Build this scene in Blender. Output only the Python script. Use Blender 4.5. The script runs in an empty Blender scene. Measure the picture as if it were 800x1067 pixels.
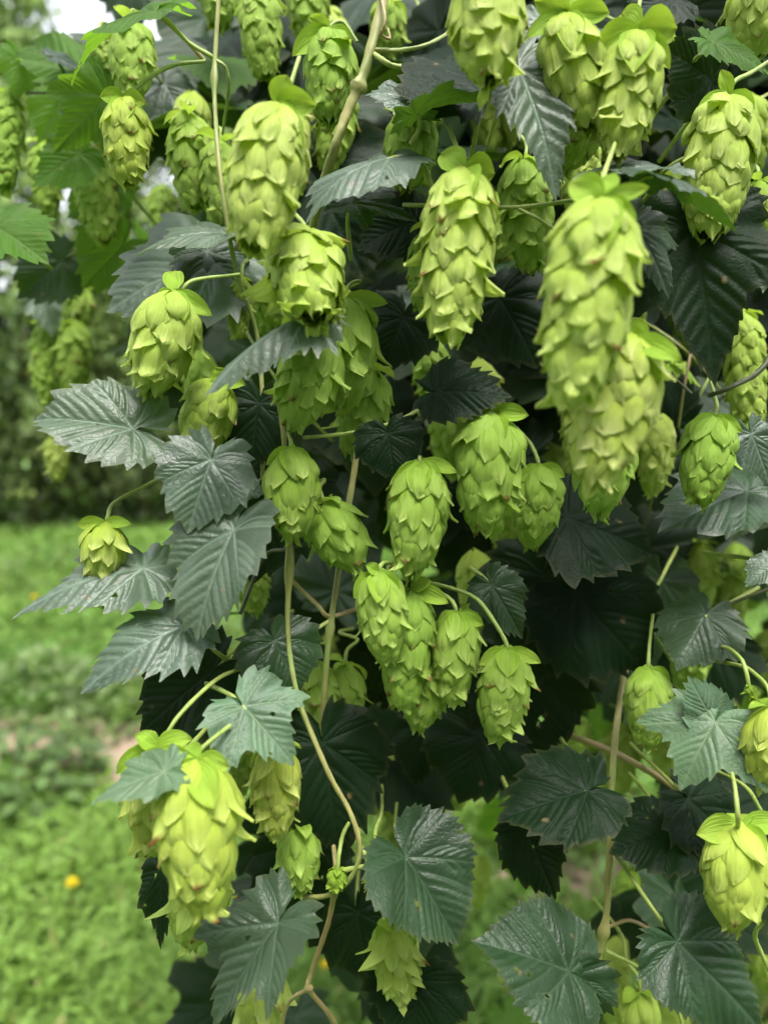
import bpy, math, random
import numpy as np
from mathutils import Vector, Matrix

rng = random.Random(11)
nrng = np.random.default_rng(11)
S = bpy.context.scene
COL = S.collection
R = math.radians

# ------------------------------------------------------------------ camera
CAM_H, PITCH, FPX = 1.45, 9.0, 800.0
cam_d = bpy.data.cameras.new('camera'); cam = bpy.data.objects.new('camera', cam_d); COL.objects.link(cam)
cam.location = (0, 0, CAM_H); cam.rotation_euler = (R(90 - PITCH), 0, 0)
cam_d.sensor_fit = 'VERTICAL'; cam_d.sensor_height = 36.0; cam_d.lens = 27.0
cam_d.clip_start = 0.02; cam_d.clip_end = 2000
cam_d.dof.use_dof = True; cam_d.dof.focus_distance = 0.39; cam_d.dof.aperture_fstop = 4.9
S.camera = cam
CF = Vector((0, math.cos(R(PITCH)), -math.sin(R(PITCH))))
CU = Vector((0, math.sin(R(PITCH)), math.cos(R(PITCH))))
CR = Vector((1, 0, 0)); C0 = Vector((0, 0, CAM_H))

def P(px, py, d):
    """where the plant's point stands in the world, from a sighting and a distance"""
    return C0 + CF * d + CR * ((px - 400) / FPX * d) + CU * ((533.5 - py) / FPX * d)

def ground_at(px, py):
    v = CF + CR * ((px - 400) / FPX) + CU * ((533.5 - py) / FPX)
    t = -CAM_H / v.z
    return C0 + v * t

# ------------------------------------------------------------------ materials
def new_mat(name):
    m = bpy.data.materials.new(name); m.use_nodes = True
    nt = m.node_tree; nt.nodes.clear()
    return m, nt, nt.nodes, nt.links

def N(nt, typ, **kw):
    n = nt.nodes.new(typ)
    for k, v in kw.items():
        if k.startswith('i_'):
            n.inputs[k[2:]].default_value = v
        else:
            setattr(n, k, v)
    return n

def rgb(c): return (c[0], c[1], c[2], 1.0)

def mixc(nt, fac, a, b, blend='MIX'):
    n = nt.nodes.new('ShaderNodeMix'); n.data_type = 'RGBA'; n.blend_type = blend; n.clamp_factor = True
    L = nt.links
    for sock, v in ((n.inputs[0], fac), (n.inputs[6], a), (n.inputs[7], b)):
        if hasattr(v, 'type') and hasattr(v, 'is_linked'): L.new(v, sock)
        else: sock.default_value = v
    return n.outputs[2]

def math_n(nt, op, a, b=0.0):
    n = nt.nodes.new('ShaderNodeMath'); n.operation = op
    for s, v in ((n.inputs[0], a), (n.inputs[1], b)):
        if hasattr(v, 'is_linked'): nt.links.new(v, s)
        else: s.default_value = v
    return n.outputs[0]

def ramp(nt, fac, lo, hi):
    n = nt.nodes.new('ShaderNodeMapRange'); n.inputs[1].default_value = lo; n.inputs[2].default_value = hi
    nt.links.new(fac, n.inputs[0]); return n.outputs[0]

def leaf_material(name, top, under, veinc, trans, tcol, rough=0.45, sheen=0.0, spec=0.5):
    m, nt, nodes, L = new_mat(name)
    out = N(nt, 'ShaderNodeOutputMaterial')
    pb = N(nt, 'ShaderNodeBsdfPrincipled')
    tc = N(nt, 'ShaderNodeTexCoord')
    at = N(nt, 'ShaderNodeAttribute', attribute_name='vein')
    oi = N(nt, 'ShaderNodeObjectInfo')
    geo = N(nt, 'ShaderNodeNewGeometry')
    n1 = N(nt, 'ShaderNodeTexNoise', i_Scale=38.0, i_Detail=5.0, i_Roughness=0.6)
    L.new(tc.outputs['Object'], n1.inputs['Vector'])
    n2 = N(nt, 'ShaderNodeTexNoise', i_Scale=420.0, i_Detail=3.0)
    L.new(tc.outputs['Object'], n2.inputs['Vector'])
    f1 = ramp(nt, n1.outputs['Fac'], 0.32, 0.7)
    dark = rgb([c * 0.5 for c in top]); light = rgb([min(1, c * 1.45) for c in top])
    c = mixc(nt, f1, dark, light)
    # individual leaves differ a little
    c = mixc(nt, math_n(nt, 'MULTIPLY', oi.outputs['Random'], 0.5), c, rgb((top[0] * 1.25, top[1] * 1.1, top[2] * 0.75)))
    vf = math_n(nt, 'MULTIPLY', at.outputs['Fac'], 0.85)
    c = mixc(nt, vf, c, rgb(veinc))
    # older leaves carry tiny rusty specks
    n3 = N(nt, 'ShaderNodeTexNoise', i_Scale=95.0, i_Detail=2.0); L.new(tc.outputs['Object'], n3.inputs['Vector'])
    c = mixc(nt, math_n(nt, 'MULTIPLY', ramp(nt, n3.outputs['Fac'], 0.73, 0.8), 0.6), c, rgb((0.16, 0.11, 0.05)))
    # browned, dry margin
    ed = N(nt, 'ShaderNodeAttribute', attribute_name='edge')
    ef = math_n(nt, 'MULTIPLY', ramp(nt, ed.outputs['Fac'], 0.93, 1.0), math_n(nt, 'MULTIPLY', f1, 0.25))
    c = mixc(nt, ef, c, rgb((0.14, 0.12, 0.05)))
    cu = mixc(nt, vf, rgb(under), rgb([min(1, v * 1.5) for v in under]))
    c = mixc(nt, geo.outputs['Backfacing'], c, cu)
    L.new(c, pb.inputs['Base Color'])
    rr = N(nt, 'ShaderNodeMapRange'); rr.inputs[3].default_value = rough - 0.08; rr.inputs[4].default_value = rough + 0.16
    L.new(n1.outputs['Fac'], rr.inputs[0]); L.new(rr.outputs[0], pb.inputs['Roughness'])
    pb.inputs['Specular IOR Level'].default_value = spec
    pb.inputs['Sheen Weight'].default_value = sheen
    pb.inputs['Sheen Roughness'].default_value = 0.45
    pb.inputs['Sheen Tint'].default_value = (0.78, 0.9, 0.92, 1)
    bp = N(nt, 'ShaderNodeBump', i_Strength=0.22, i_Distance=0.0006)
    vo = N(nt, 'ShaderNodeTexVoronoi', feature='DISTANCE_TO_EDGE', i_Scale=330.0)
    wp = N(nt, 'ShaderNodeVectorMath', operation='ADD'); sc_ = N(nt, 'ShaderNodeVectorMath', operation='SCALE'); sc_.inputs['Scale'].default_value = 0.012
    L.new(n1.outputs['Color'], sc_.inputs[0]); L.new(tc.outputs['Object'], wp.inputs[0]); L.new(sc_.outputs[0], wp.inputs[1]); L.new(wp.outputs[0], vo.inputs['Vector'])
    hgt = math_n(nt, 'ADD', math_n(nt, 'MULTIPLY', ramp(nt, vo.outputs['Distance'], 0.0, 0.22), 0.8), n2.outputs['Fac'])
    L.new(hgt, bp.inputs['Height']); L.new(bp.outputs[0], pb.inputs['Normal'])
    tr = N(nt, 'ShaderNodeBsdfTranslucent')
    tcn = mixc(nt, math_n(nt, 'MULTIPLY', at.outputs['Fac'], 0.5), rgb(tcol), rgb([v * 0.55 for v in tcol]))
    L.new(tcn, tr.inputs['Color'])
    mx = N(nt, 'ShaderNodeMixShader'); mx.inputs[0].default_value = trans
    L.new(pb.outputs[0], mx.inputs[1]); L.new(tr.outputs[0], mx.inputs[2]); L.new(mx.outputs[0], out.inputs[0])
    return m

def cone_material(name, pale, deep, tip, trans=0.3):
    m, nt, nodes, L = new_mat(name)
    out = N(nt, 'ShaderNodeOutputMaterial'); pb = N(nt, 'ShaderNodeBsdfPrincipled')
    uv = N(nt, 'ShaderNodeUVMap', uv_map='UVMap')
    sep = N(nt, 'ShaderNodeSeparateXYZ'); L.new(uv.outputs[0], sep.inputs[0])
    at = N(nt, 'ShaderNodeAttribute', attribute_name='bract')      # r: shade of this bract, g: browned tip
    sa = N(nt, 'ShaderNodeSeparateColor'); L.new(at.outputs['Color'], sa.inputs[0])
    tc = N(nt, 'ShaderNodeTexCoord')
    c = mixc(nt, ramp(nt, sep.outputs['Y'], 0.28, 0.95), rgb(deep), rgb(pale))
    c = mixc(nt, math_n(nt, 'MULTIPLY', ramp(nt, sep.outputs['Y'], 0.68, 1.0), 0.7), c, rgb(tip))
    c = mixc(nt, math_n(nt, 'MULTIPLY', sa.outputs[0], 0.55), c, rgb([v * 0.62 for v in deep]))
    oi = N(nt, 'ShaderNodeObjectInfo')
    c = mixc(nt, math_n(nt, 'MULTIPLY', oi.outputs['Random'], 0.35), c, rgb((pale[0] * 0.8, pale[1] * 0.9, pale[2] * 0.7)))
    r2 = math_n(nt, 'FRACT', math_n(nt, 'MULTIPLY', oi.outputs['Random'], 7.31))
    c = mixc(nt, math_n(nt, 'MULTIPLY', r2, 0.45), c, rgb((deep[0] * 0.85, deep[1] * 1.05, deep[2] * 1.2)))
    n1 = N(nt, 'ShaderNodeTexNoise', i_Scale=140.0, i_Detail=4.0); L.new(tc.outputs['Object'], n1.inputs['Vector'])
    c = mixc(nt, math_n(nt, 'MULTIPLY', ramp(nt, n1.outputs['Fac'], 0.4, 0.75), 0.35), c, rgb([v * 0.7 for v in deep]))
    # long fine nerves, fanned along each bract
    cmb = N(nt, 'ShaderNodeCombineXYZ'); L.new(sep.outputs['X'], cmb.inputs[0])
    L.new(math_n(nt, 'MULTIPLY', sep.outputs['Y'], 0.12), cmb.inputs[1]); L.new(sa.outputs[2], cmb.inputs[2])
    wv = N(nt, 'ShaderNodeTexNoise', i_Scale=15.0, i_Detail=3.0); L.new(cmb.outputs[0], wv.inputs['Vector'])
    nf = ramp(nt, wv.outputs['Fac'], 0.35, 0.65)
    c = mixc(nt, math_n(nt, 'MULTIPLY', nf, 0.40), c, rgb((deep[0] * 0.75, deep[1] * 0.8, deep[2] * 0.6)))
    br = math_n(nt, 'MULTIPLY', sa.outputs[1], ramp(nt, math_n(nt, 'ADD', sep.outputs['Y'], math_n(nt, 'MULTIPLY', n1.outputs['Fac'], 0.3)), 1.0, 1.13))
    c = mixc(nt, br, c, rgb((0.2, 0.075, 0.03)))
    L.new(c, pb.inputs['Base Color'])
    pb.inputs['Roughness'].default_value = 0.62; pb.inputs['Specular IOR Level'].default_value = 0.22
    bp = N(nt, 'ShaderNodeBump', i_Strength=0.9, i_Distance=0.0010)
    L.new(math_n(nt, 'ADD', wv.outputs['Fac'], math_n(nt, 'MULTIPLY', n1.outputs['Fac'], 0.6)), bp.inputs['Height']); L.new(bp.outputs[0], pb.inputs['Normal'])
    tr = N(nt, 'ShaderNodeBsdfTranslucent')
    L.new(mixc(nt, 0.5, c, rgb((0.45, 0.6, 0.04))), tr.inputs['Color'])
    mx = N(nt, 'ShaderNodeMixShader'); mx.inputs[0].default_value = trans
    L.new(pb.outputs[0], mx.inputs[1]); L.new(tr.outputs[0], mx.inputs[2]); L.new(mx.outputs[0], out.inputs[0])
    return m

def stem_material(name, a, b, rough=0.55):
    m, nt, nodes, L = new_mat(name)
    out = N(nt, 'ShaderNodeOutputMaterial'); pb = N(nt, 'ShaderNodeBsdfPrincipled')
    tc = N(nt, 'ShaderNodeTexCoord'); mp = N(nt, 'ShaderNodeMapping'); mp.inputs['Scale'].default_value = (1, 1, 0.18)
    L.new(tc.outputs['Object'], mp.inputs[0])
    n1 = N(nt, 'ShaderNodeTexNoise', i_Scale=300.0, i_Detail=4.0); L.new(mp.outputs[0], n1.inputs['Vector'])
    n2 = N(nt, 'ShaderNodeTexNoise', i_Scale=22.0, i_Detail=3.0); L.new(tc.outputs['Object'], n2.inputs['Vector'])
    c = mixc(nt, ramp(nt, n2.outputs['Fac'], 0.38, 0.62), rgb(a), rgb(b))
    c = mixc(nt, math_n(nt, 'MULTIPLY', ramp(nt, n1.outputs['Fac'], 0.4, 0.7), 0.45), c, rgb([v * 0.5 for v in b]))
    L.new(c, pb.inputs['Base Color']); pb.inputs['Roughness'].default_value = rough
    bp = N(nt, 'ShaderNodeBump', i_Strength=0.6, i_Distance=0.0006); L.new(n1.outputs['Fac'], bp.inputs['Height']); L.new(bp.outputs[0], pb.inputs['Normal'])
    L.new(pb.outputs[0], out.inputs[0])
    return m

def tint_material(name, trans=0.25, rough=0.6, spec=0.3):
    """colour comes from the mesh's own 'tint' attribute"""
    m, nt, nodes, L = new_mat(name)
    out = N(nt, 'ShaderNodeOutputMaterial'); pb = N(nt, 'ShaderNodeBsdfPrincipled')
    at = N(nt, 'ShaderNodeAttribute', attribute_name='tint')
    tc = N(nt, 'ShaderNodeTexCoord'); n1 = N(nt, 'ShaderNodeTexNoise', i_Scale=25.0, i_Detail=3.0); L.new(tc.outputs['Object'], n1.inputs['Vector'])
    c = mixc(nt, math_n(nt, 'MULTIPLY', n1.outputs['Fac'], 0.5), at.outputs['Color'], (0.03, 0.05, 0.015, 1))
    L.new(c, pb.inputs['Base Color']); pb.inputs['Roughness'].default_value = rough; pb.inputs['Specular IOR Level'].default_value = spec
    tr = N(nt, 'ShaderNodeBsdfTranslucent'); L.new(mixc(nt, 0.4, at.outputs['Color'], (0.2, 0.35, 0.03, 1)), tr.inputs['Color'])
    mx = N(nt, 'ShaderNodeMixShader'); mx.inputs[0].default_value = trans
    L.new(pb.outputs[0], mx.inputs[1]); L.new(tr.outputs[0], mx.inputs[2]); L.new(mx.outputs[0], out.inputs[0])
    return m

M = {}
TC = (0.16, 0.34, 0.02)
M['sky_sheen'] = leaf_material('sky_sheen_leaf', (0.053, 0.084, 0.057), (0.09, 0.17, 0.035), (0.15, 0.21, 0.15), 0.16, TC, 0.38, 0.0, .5)  # grey sheen of the sky put into the base colour
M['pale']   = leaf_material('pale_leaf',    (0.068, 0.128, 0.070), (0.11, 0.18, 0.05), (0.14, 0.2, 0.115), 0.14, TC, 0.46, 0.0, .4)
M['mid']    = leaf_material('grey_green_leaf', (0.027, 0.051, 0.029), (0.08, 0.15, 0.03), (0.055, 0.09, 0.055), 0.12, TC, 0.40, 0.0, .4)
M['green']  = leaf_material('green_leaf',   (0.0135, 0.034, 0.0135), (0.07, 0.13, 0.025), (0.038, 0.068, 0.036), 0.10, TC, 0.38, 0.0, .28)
M['dark']   = leaf_material('shaded_leaf',    (0.0045, 0.0135, 0.0055), (0.028, 0.055, 0.014), (0.009, 0.021, 0.009), 0.06, TC, 0.44, 0.0, .09)  # shaded copy of the leaf: interior shade put into the colour
M['bright'] = leaf_material('backlit_leaf',  (0.05, 0.125, 0.012), (0.09, 0.18, 0.02), (0.10, 0.18, 0.035), 0.48, (0.20, 0.40, 0.025), 0.5, 0.0, .25)  # backlit copy of the leaf: glow put into colour and translucency
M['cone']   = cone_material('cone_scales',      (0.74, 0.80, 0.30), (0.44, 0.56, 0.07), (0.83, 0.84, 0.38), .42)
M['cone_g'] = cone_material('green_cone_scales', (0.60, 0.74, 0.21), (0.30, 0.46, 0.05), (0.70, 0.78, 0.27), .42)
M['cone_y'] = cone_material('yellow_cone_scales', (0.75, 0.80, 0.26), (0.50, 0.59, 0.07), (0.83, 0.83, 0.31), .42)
M['collar'] = cone_material('collar_leaflets', (0.42, 0.55, 0.09), (0.28, 0.44, 0.04), (0.48, 0.52, 0.09), 0.36)
M['stalk']  = stem_material('green_stalk', (0.22, 0.32, 0.06), (0.30, 0.36, 0.09))
M['bine']   = stem_material('ripe_bine', (0.20, 0.27, 0.07), (0.32, 0.29, 0.10))
M['bine_b'] = stem_material('brown_bine', (0.23, 0.16, 0.07), (0.30, 0.26, 0.10))
M['bine_d'] = stem_material('dark_bine', (0.05, 0.06, 0.03), (0.08, 0.08, 0.035))
M['tint'] = tint_material('weed_leaves', 0.3)
M['foliage'] = tint_material('far_foliage', 0.32)

# ------------------------------------------------------------------ mesh helpers
def mesh_from(name, verts, faces, mats=(), smooth=True):
    me = bpy.data.meshes.new(name)
    verts = np.asarray(verts, dtype=np.float32); faces = np.asarray(faces, dtype=np.int32)
    k = faces.shape[1]
    me.vertices.add(len(verts)); me.vertices.foreach_set('co', verts.ravel())
    me.loops.add(faces.size); me.loops.foreach_set('vertex_index', faces.ravel())
    me.polygons.add(len(faces))
    me.polygons.foreach_set('loop_start', np.arange(0, faces.size, k, dtype=np.int32))
    try: me.polygons.foreach_set('loop_total', np.full(len(faces), k, dtype=np.int32))
    except Exception: pass
    me.update(calc_edges=True); me.validate()
    if smooth: me.polygons.foreach_set('use_smooth', np.ones(len(me.polygons), dtype=bool))
    for m in mats: me.materials.append(m)
    return me

def set_float(me, name, vals):
    a = me.attributes.new(name, 'FLOAT', 'POINT'); a.data.foreach_set('value', np.asarray(vals, dtype=np.float32))
def set_col(me, name, vals):
    a = me.attributes.new(name, 'FLOAT_COLOR', 'POINT'); a.data.foreach_set('color', np.asarray(vals, dtype=np.float32).ravel())
def set_uv(me, uv):
    lay = me.uv_layers.new(name='UVMap'); li = np.empty(len(me.loops), dtype=np.int32); me.loops.foreach_get('vertex_index', li)
    lay.data.foreach_set('uv', np.asarray(uv, dtype=np.float32)[li].ravel())

def grid_faces(nu, nv, off=0, wrap=False):
    f = []
    for j in range(nv - 1):
        for i in range(nu if wrap else nu - 1):
            i2 = (i + 1) % nu
            f.append((off + j * nu + i, off + j * nu + i2, off + (j + 1) * nu + i2, off + (j + 1) * nu + i))
    return f

def link(name, me, parent=None):
    o = bpy.data.objects.new(name, me); COL.objects.link(o)
    if parent: o.parent = parent
    return o

def tag(o, label=None, cat=None, group=None, kind=None):
    if label: o['label'] = label
    if cat: o['category'] = cat
    if group: o['group'] = group
    if kind: o['kind'] = kind
    return o

def empty(name, mat4):
    o = bpy.data.objects.new(name, None); COL.objects.link(o); o.matrix_basis = mat4; o.empty_display_size = 0.01
    return o

def basis(origin, x, y, z):
    m = Matrix.Identity(4)
    for i in range(3): m[i][0], m[i][1], m[i][2], m[i][3] = x[i], y[i], z[i], origin[i]
    return m

def catmull(pts, n=10):
    pts = [Vector(p) for p in pts]
    if len(pts) == 2: pts = [pts[0], pts[0].lerp(pts[1], .5), pts[1]]
    q = [pts[0] * 2 - pts[1]] + pts + [pts[-1] * 2 - pts[-2]]
    out = []
    for i in range(1, len(q) - 2):
        a, b, c, d = q[i - 1:i + 3]
        for k in range(n):
            t = k / n
            out.append(0.5 * ((2 * b) + (c - a) * t + (2 * a - 5 * b + 4 * c - d) * t * t + (3 * b - a - 3 * c + d) * t ** 3))
    out.append(q[-2]); return out

def tube_mesh(name, pts, r0, r1, mat, n=10, sides=9, wob=0.12, nodes=()):
    sp = catmull(pts, n); V = []; T = len(sp)
    up = Vector((0.3, 0.8, 0.5)).normalized(); prev = None
    ph = rng.uniform(0, 6)
    for i, p in enumerate(sp):
        t = (sp[min(i + 1, T - 1)] - sp[max(i - 1, 0)])
        t = t.normalized() if t.length > 1e-9 else Vector((0, 0, 1))
        a = (up - t * up.dot(t)) if prev is None else (prev - t * prev.dot(t))
        a = a.normalized(); prev = a; b = t.cross(a)
        f = i / (T - 1); r = r0 + (r1 - r0) * f
        r *= 1 + wob * math.sin(i * 1.7 + ph) * 0.5
        for nd in nodes: r *= 1 + 0.9 * math.exp(-((f - nd) / 0.018) ** 2)
        for s in range(sides):
            an = 2 * math.pi * s / sides + i * 0.12
            rr = r * (1 + 0.14 * math.cos(3 * (an - i * .12) + ph))
            V.append(p + a * (rr * math.cos(an)) + b * (rr * math.sin(an)))
    F = grid_faces(sides, T, 0, True)
    n0 = len(V); V.append(sp[0]); V.append(sp[-1])
    F += [(s, n0, n0, (s + 1) % sides) for s in range(0)]
    me = mesh_from(name, [tuple(v) for v in V], F, [mat])
    return me

# ------------------------------------------------------------------ the hop leaf
HEART = [(0, 1.0), (4, .90), (9, .82), (18, .745), (32, .67), (50, .60), (72, .545), (95, .49), (120, .41), (145, .32), (162, .24), (173, .14), (180, .05)]
LOBED = [(0, 1.0), (4, .88), (9, .79), (18, .66), (29, .555), (35, .55), (44, .66), (53, .74), (60, .68), (72, .54), (84, .47), (96, .46), (110, .47), (128, .42), (150, .34), (166, .22), (180, .05)]
NARROW = [(0, 1.0), (3, .89), (7, .77), (14, .64), (26, .52), (40, .45), (58, .385), (80, .345), (105, .32), (130, .29), (152, .24), (170, .14), (180, .04)]
BROAD = [(0, .97), (4, .89), (9, .83), (20, .77), (36, .72), (55, .68), (78, .63), (100, .55), (125, .46), (148, .36), (164, .26), (174, .15), (180, .05)]
SHAPES = {'heart': (HEART, (48, 100)), 'lobed': (LOBED, (53, 108)), 'narrow': (NARROW, (40, 98)), 'broad': (BROAD, (52, 102))}

def interp(tab, th):
    x = np.array([a for a, _ in tab], float); y = np.array([b for _, b in tab], float)
    # smooth piecewise interpolation
    i = np.clip(np.searchsorted(x, th, side='right') - 1, 0, len(x) - 2)
    m = np.gradient(y, x)
    h = x[i + 1] - x[i]; t = (th - x[i]) / h
    return ((2*t**3-3*t**2+1)*y[i] + (t**3-2*t**2+t)*h*m[i] + (-2*t**3+3*t**2)*y[i+1] + (t**3-t**2)*h*m[i+1])

def leaf_geometry(shape='heart', width=1.0, fold=0.1, curl=0.5, side=0.3, ripple=0.03, twist=0.0, nr=30, nt=170, teeth=17, seed=0):
    rr = np.random.default_rng(seed)
    fine = teeth >= 24
    teeth = teeth if fine else max(9, int(teeth * rr.uniform(.62, .76)))
    tab, va = SHAPES[shape]
    half = np.linspace(0, 180, nt)
    halves = []
    for sgn in (1, -1):
        r = interp(tab, half) * (1 + 0.05 * np.sin(np.radians(half) * rr.uniform(2, 5) + rr.uniform(0, 6)) * np.sin(np.radians(half)))
        dx = np.gradient(r * np.sin(np.radians(half)) * width); dy = np.gradient(r * np.cos(np.radians(half)))
        s = np.cumsum(np.hypot(dx, dy)); s = s / s[-1]
        ph = (s * teeth + 0.15 * np.sin(s * 40 + rr.uniform(0, 6)))
        fr = ph - np.floor(ph)
        # teeth lean toward the tip
        tooth = np.where(fr < 0.22, fr / 0.22, 1 - (fr - 0.22) / 0.78) ** 1.35
        big = np.interp(np.floor(ph), np.arange(teeth + 2), rr.uniform(0.5, 1.3, teeth + 2))
        amp = (0.058 if fine else 0.092) * np.clip(s * 9, .25, 1) * np.clip((1 - s) * 7, 0, 1) * big
        halves.append((sgn, r, tooth * amp))
    # go round: -180 -> 0 -> 180
    th = np.concatenate([-half[::-1], half[1:]])
    r = np.concatenate([halves[1][1][::-1], halves[0][1][1:]]); tt = np.concatenate([halves[1][2][::-1], halves[0][2][1:]])
    n = len(th); f = np.linspace(0, 1, nr) ** 0.9
    F, TH = np.meshgrid(f, np.radians(th), indexing='ij')
    RAD = F * (r[None, :] * 0.965 + tt[None, :] * F ** 7)
    x = RAD * np.sin(TH) * width; y = RAD * np.cos(TH)
    # veins
    segs = []   # (x0,y0,x1,y1,w)
    def poly(pts, w0, w1):
        for i in range(len(pts) - 1):
            a = w0 + (w1 - w0) * i / (len(pts) - 1)
            segs.append((*pts[i], *pts[i + 1], a))
    def secondary(p, ang, ln, w):
        q = [p]; a = ang
        for _ in range(4):
            q.append((q[-1][0] + math.sin(a) * ln / 4, q[-1][1] + math.cos(a) * ln / 4)); a *= 0.9
        poly(q, w, w * 0.4)
    poly([(0, 0), (0, .5), (0, .98)], 1.0, .5)
    for sgn in (1, -1):
        for k, yy in enumerate(np.arange(.17, .9, .115)):
            yy += rr.uniform(-.018, .018)
            secondary((0, yy), sgn * R(44), (1.0 - yy) * .62 * min(1, width + .1), .62)
        for vi, a in enumerate(va):
            ln = float(interp(tab, np.array([float(a)]))[0])
            ax, ay = math.sin(R(a)) * sgn * width, math.cos(R(a))
            bend = [(0, 0)] + [(ax * ln * t * 0.99, ay * ln * t + 0.05 * ln * t * t) for t in (.33, .66, .97)]
            poly(bend, .85 - vi * .15, .4)
            for t in np.arange(.2, .9, .15):
                px_, py_ = ax * ln * t, ay * ln * t + .05 * ln * t * t
                secondary((px_, py_), sgn * R(a + 34), ln * .45 * (1 - t * .55), .5)
                if vi == 0 and t > .45: secondary((px_, py_), sgn * R(a - 34), ln * .28 * (1 - t * .5), .45)
        secondary((0, 0), sgn * R(140), .36, .55)
    d = np.full(x.shape, 9.0); vn = np.zeros(x.shape)
    for (x0, y0, x1, y1, w) in segs:
        ex, ey = x1 - x0, y1 - y0; l2 = ex * ex + ey * ey + 1e-9
        t = np.clip(((x - x0) * ex + (y - y0) * ey) / l2, 0, 1)
        dd = np.hypot(x - x0 - t * ex, y - y0 - t * ey)
        d = np.minimum(d, dd); vn = np.maximum(vn, w * np.exp(-(dd / (0.011 * (0.6 + w))) ** 2))
    z = rr.uniform(.012, .0165) * (1 - np.exp(-(d / 0.030) ** 1.4)) * (1 + .35 * np.sin(x * 9 + rr.uniform(0, 6)) * np.cos(y * 8 + rr.uniform(0, 6))) - 0.006 * vn
    z *= np.clip(F * 4, 0, 1)
    # large scale shape
    z = z + fold * np.abs(x) + ripple * F ** 3 * np.sin(TH * 5 + rr.uniform(0, 6)) * 1.0 + ripple * .7 * F ** 2 * np.sin(TH * 9 + rr.uniform(0, 6))
    z = z + .022 * F * np.sin(x * rr.uniform(5, 9) + rr.uniform(0, 6)) * np.sin(y * rr.uniform(4, 8) + rr.uniform(0, 6))
    if twist:
        a = twist * y; x, z = x * np.cos(a) - z * np.sin(a), x * np.sin(a) + z * np.cos(a)
    if abs(side) > 1e-3:
        a = side * x * 2; rz = z
        x2 = np.sin(a) / (side * 2); z = rz * np.cos(a) - (1 - np.cos(a)) / (side * 2); x = x2 + rz * np.sin(a) * .5
    if abs(curl) > 1e-3:
        a = curl * y
        y2 = np.sin(a) / curl + z * np.sin(a); z2 = -(1 - np.cos(a)) / curl + z * np.cos(a); y, z = y2, z2
    # tip back onto +Y, base to tip = 1
    it = nr * n - 1 - (n - 1) // 2
    tx, ty, tz = x.ravel()[it], y.ravel()[it], z.ravel()[it]
    ln = math.hypot(ty, tz); ca, sa = ty / ln, tz / ln
    y, z = (y * ca + z * sa) / ln, (-y * sa + z * ca) / ln; x = x / ln
    V = np.stack([x.ravel(), y.ravel(), z.ravel()], 1)
    fa = np.arange(nr - 1)[:, None] * n + np.arange(n - 1)[None, :]
    Fc = np.stack([fa, fa + 1, fa + n + 1, fa + n], -1).reshape(-1, 4)
    fe = F.ravel().copy()
    if nr > 20 and rr.random() < .38:
        x0_, y0_ = (RAD * np.sin(TH)).ravel(), (RAD * np.cos(TH)).ravel()
        keep = np.ones(len(Fc), bool)
        for _ in range(int(rr.integers(1, 4))):
            q = rr.uniform(.2, .75); a = rr.uniform(-1.4, 1.4); hr = rr.uniform(.010, .026)
            hx, hy = q * .75 * math.sin(a), q * math.cos(a)
            dd = np.hypot(x0_ - hx, (y0_ - hy) * rr.uniform(.6, 1.4))
            fe = np.maximum(fe, np.clip(1.04 - (dd - hr) / .02 * .1, 0, 1))
            keep &= ~(dd[Fc].mean(1) < hr)
        Fc = Fc[keep]
    return V, Fc, vn.ravel(), fe

def leaf_mesh(name, length, mat, **kw):
    V, Fc, vn, fe = leaf_geometry(**kw)
    me = mesh_from(name, V * length, Fc, [mat])
    # upper face must look along +Z
    set_float(me, 'vein', vn); set_float(me, 'edge', fe)
    return me

def frame(Y, nrm):
    Y = Y.normalized(); Z = (nrm - Y * nrm.dot(Y)).normalized(); X = Y.cross(Z)
    return X, Y, Z

UP = Vector((0, 0, 1))
def nvec(at, c, u, s):
    return ((C0 - at).normalized() * c + UP * u + CR * s).normalized()

LEAVES = []
def leaf(base, tip, d, mat, label, dt=0.0, n=(1, .35, 0), shape='heart', width=1.0, fold=0.12, curl=0.45, side=0.25, ripple=0.03,
         twist=0.0, pet=None, teeth=17, group=None):
    a = P(base[0], base[1], d); b = P(tip[0], tip[1], d + dt)
    Yv = b - a; X, Y, Z = frame(Yv, nvec(a, *n))
    root = empty('hop_leaf', basis(a, X, Y, Z)); tag(root, label, 'leaf', group or 'hop leaves on the near plant')
    me = leaf_mesh('blade', Yv.length, M[mat], shape=shape, width=width, fold=fold, curl=curl, side=side, ripple=ripple, twist=twist,
                   teeth=teeth, seed=len(LEAVES) + 3)
    link('blade', me, root)
    inv = root.matrix_basis.inverted()
    if pet is None:
        end = a - Y * Yv.length * 0.13 + CF * 0.09
        mid = a - Y * Yv.length * 0.08 + CF * 0.02
        pts = [a + Y * .002, mid, end]
    else:
        pts = [a + Y * .002] + [P(q[0], q[1], d + (q[2] if len(q) > 2 else 0.01)) for q in pet]
    link('petiole', tube_mesh('petiole', [inv @ p for p in pts], 0.0009, 0.0013, M['stalk'], 7, 7), root)
    LEAVES.append(root)
    return root

# ------------------------------------------------------------------ the hop cone
def env(s):
    """outline of a cone, 0 at its stalk, 1 at its tip; max 1"""
    xs = [-.05, 0, .06, .15, .28, .42, .58, .72, .84, .93, 1.0, 1.1, 1.3]
    ys = [.15, .36, .68, .89, 1.0, .99, .91, .79, .62, .44, .25, .10, .02]
    return float(np.interp(s, xs, ys))

def bract_grid(nu=9, nv=10):
    u = np.linspace(-1, 1, nu); v = np.linspace(0, 1, nv) ** 0.92
    return np.meshgrid(u, v, indexing='xy')
WV = [0, .18, .38, .55, .70, .82, .91, .97, 1.0]; WW = [.55, .88, 1.0, .96, .82, .59, .36, .16, 0.0]

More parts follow.
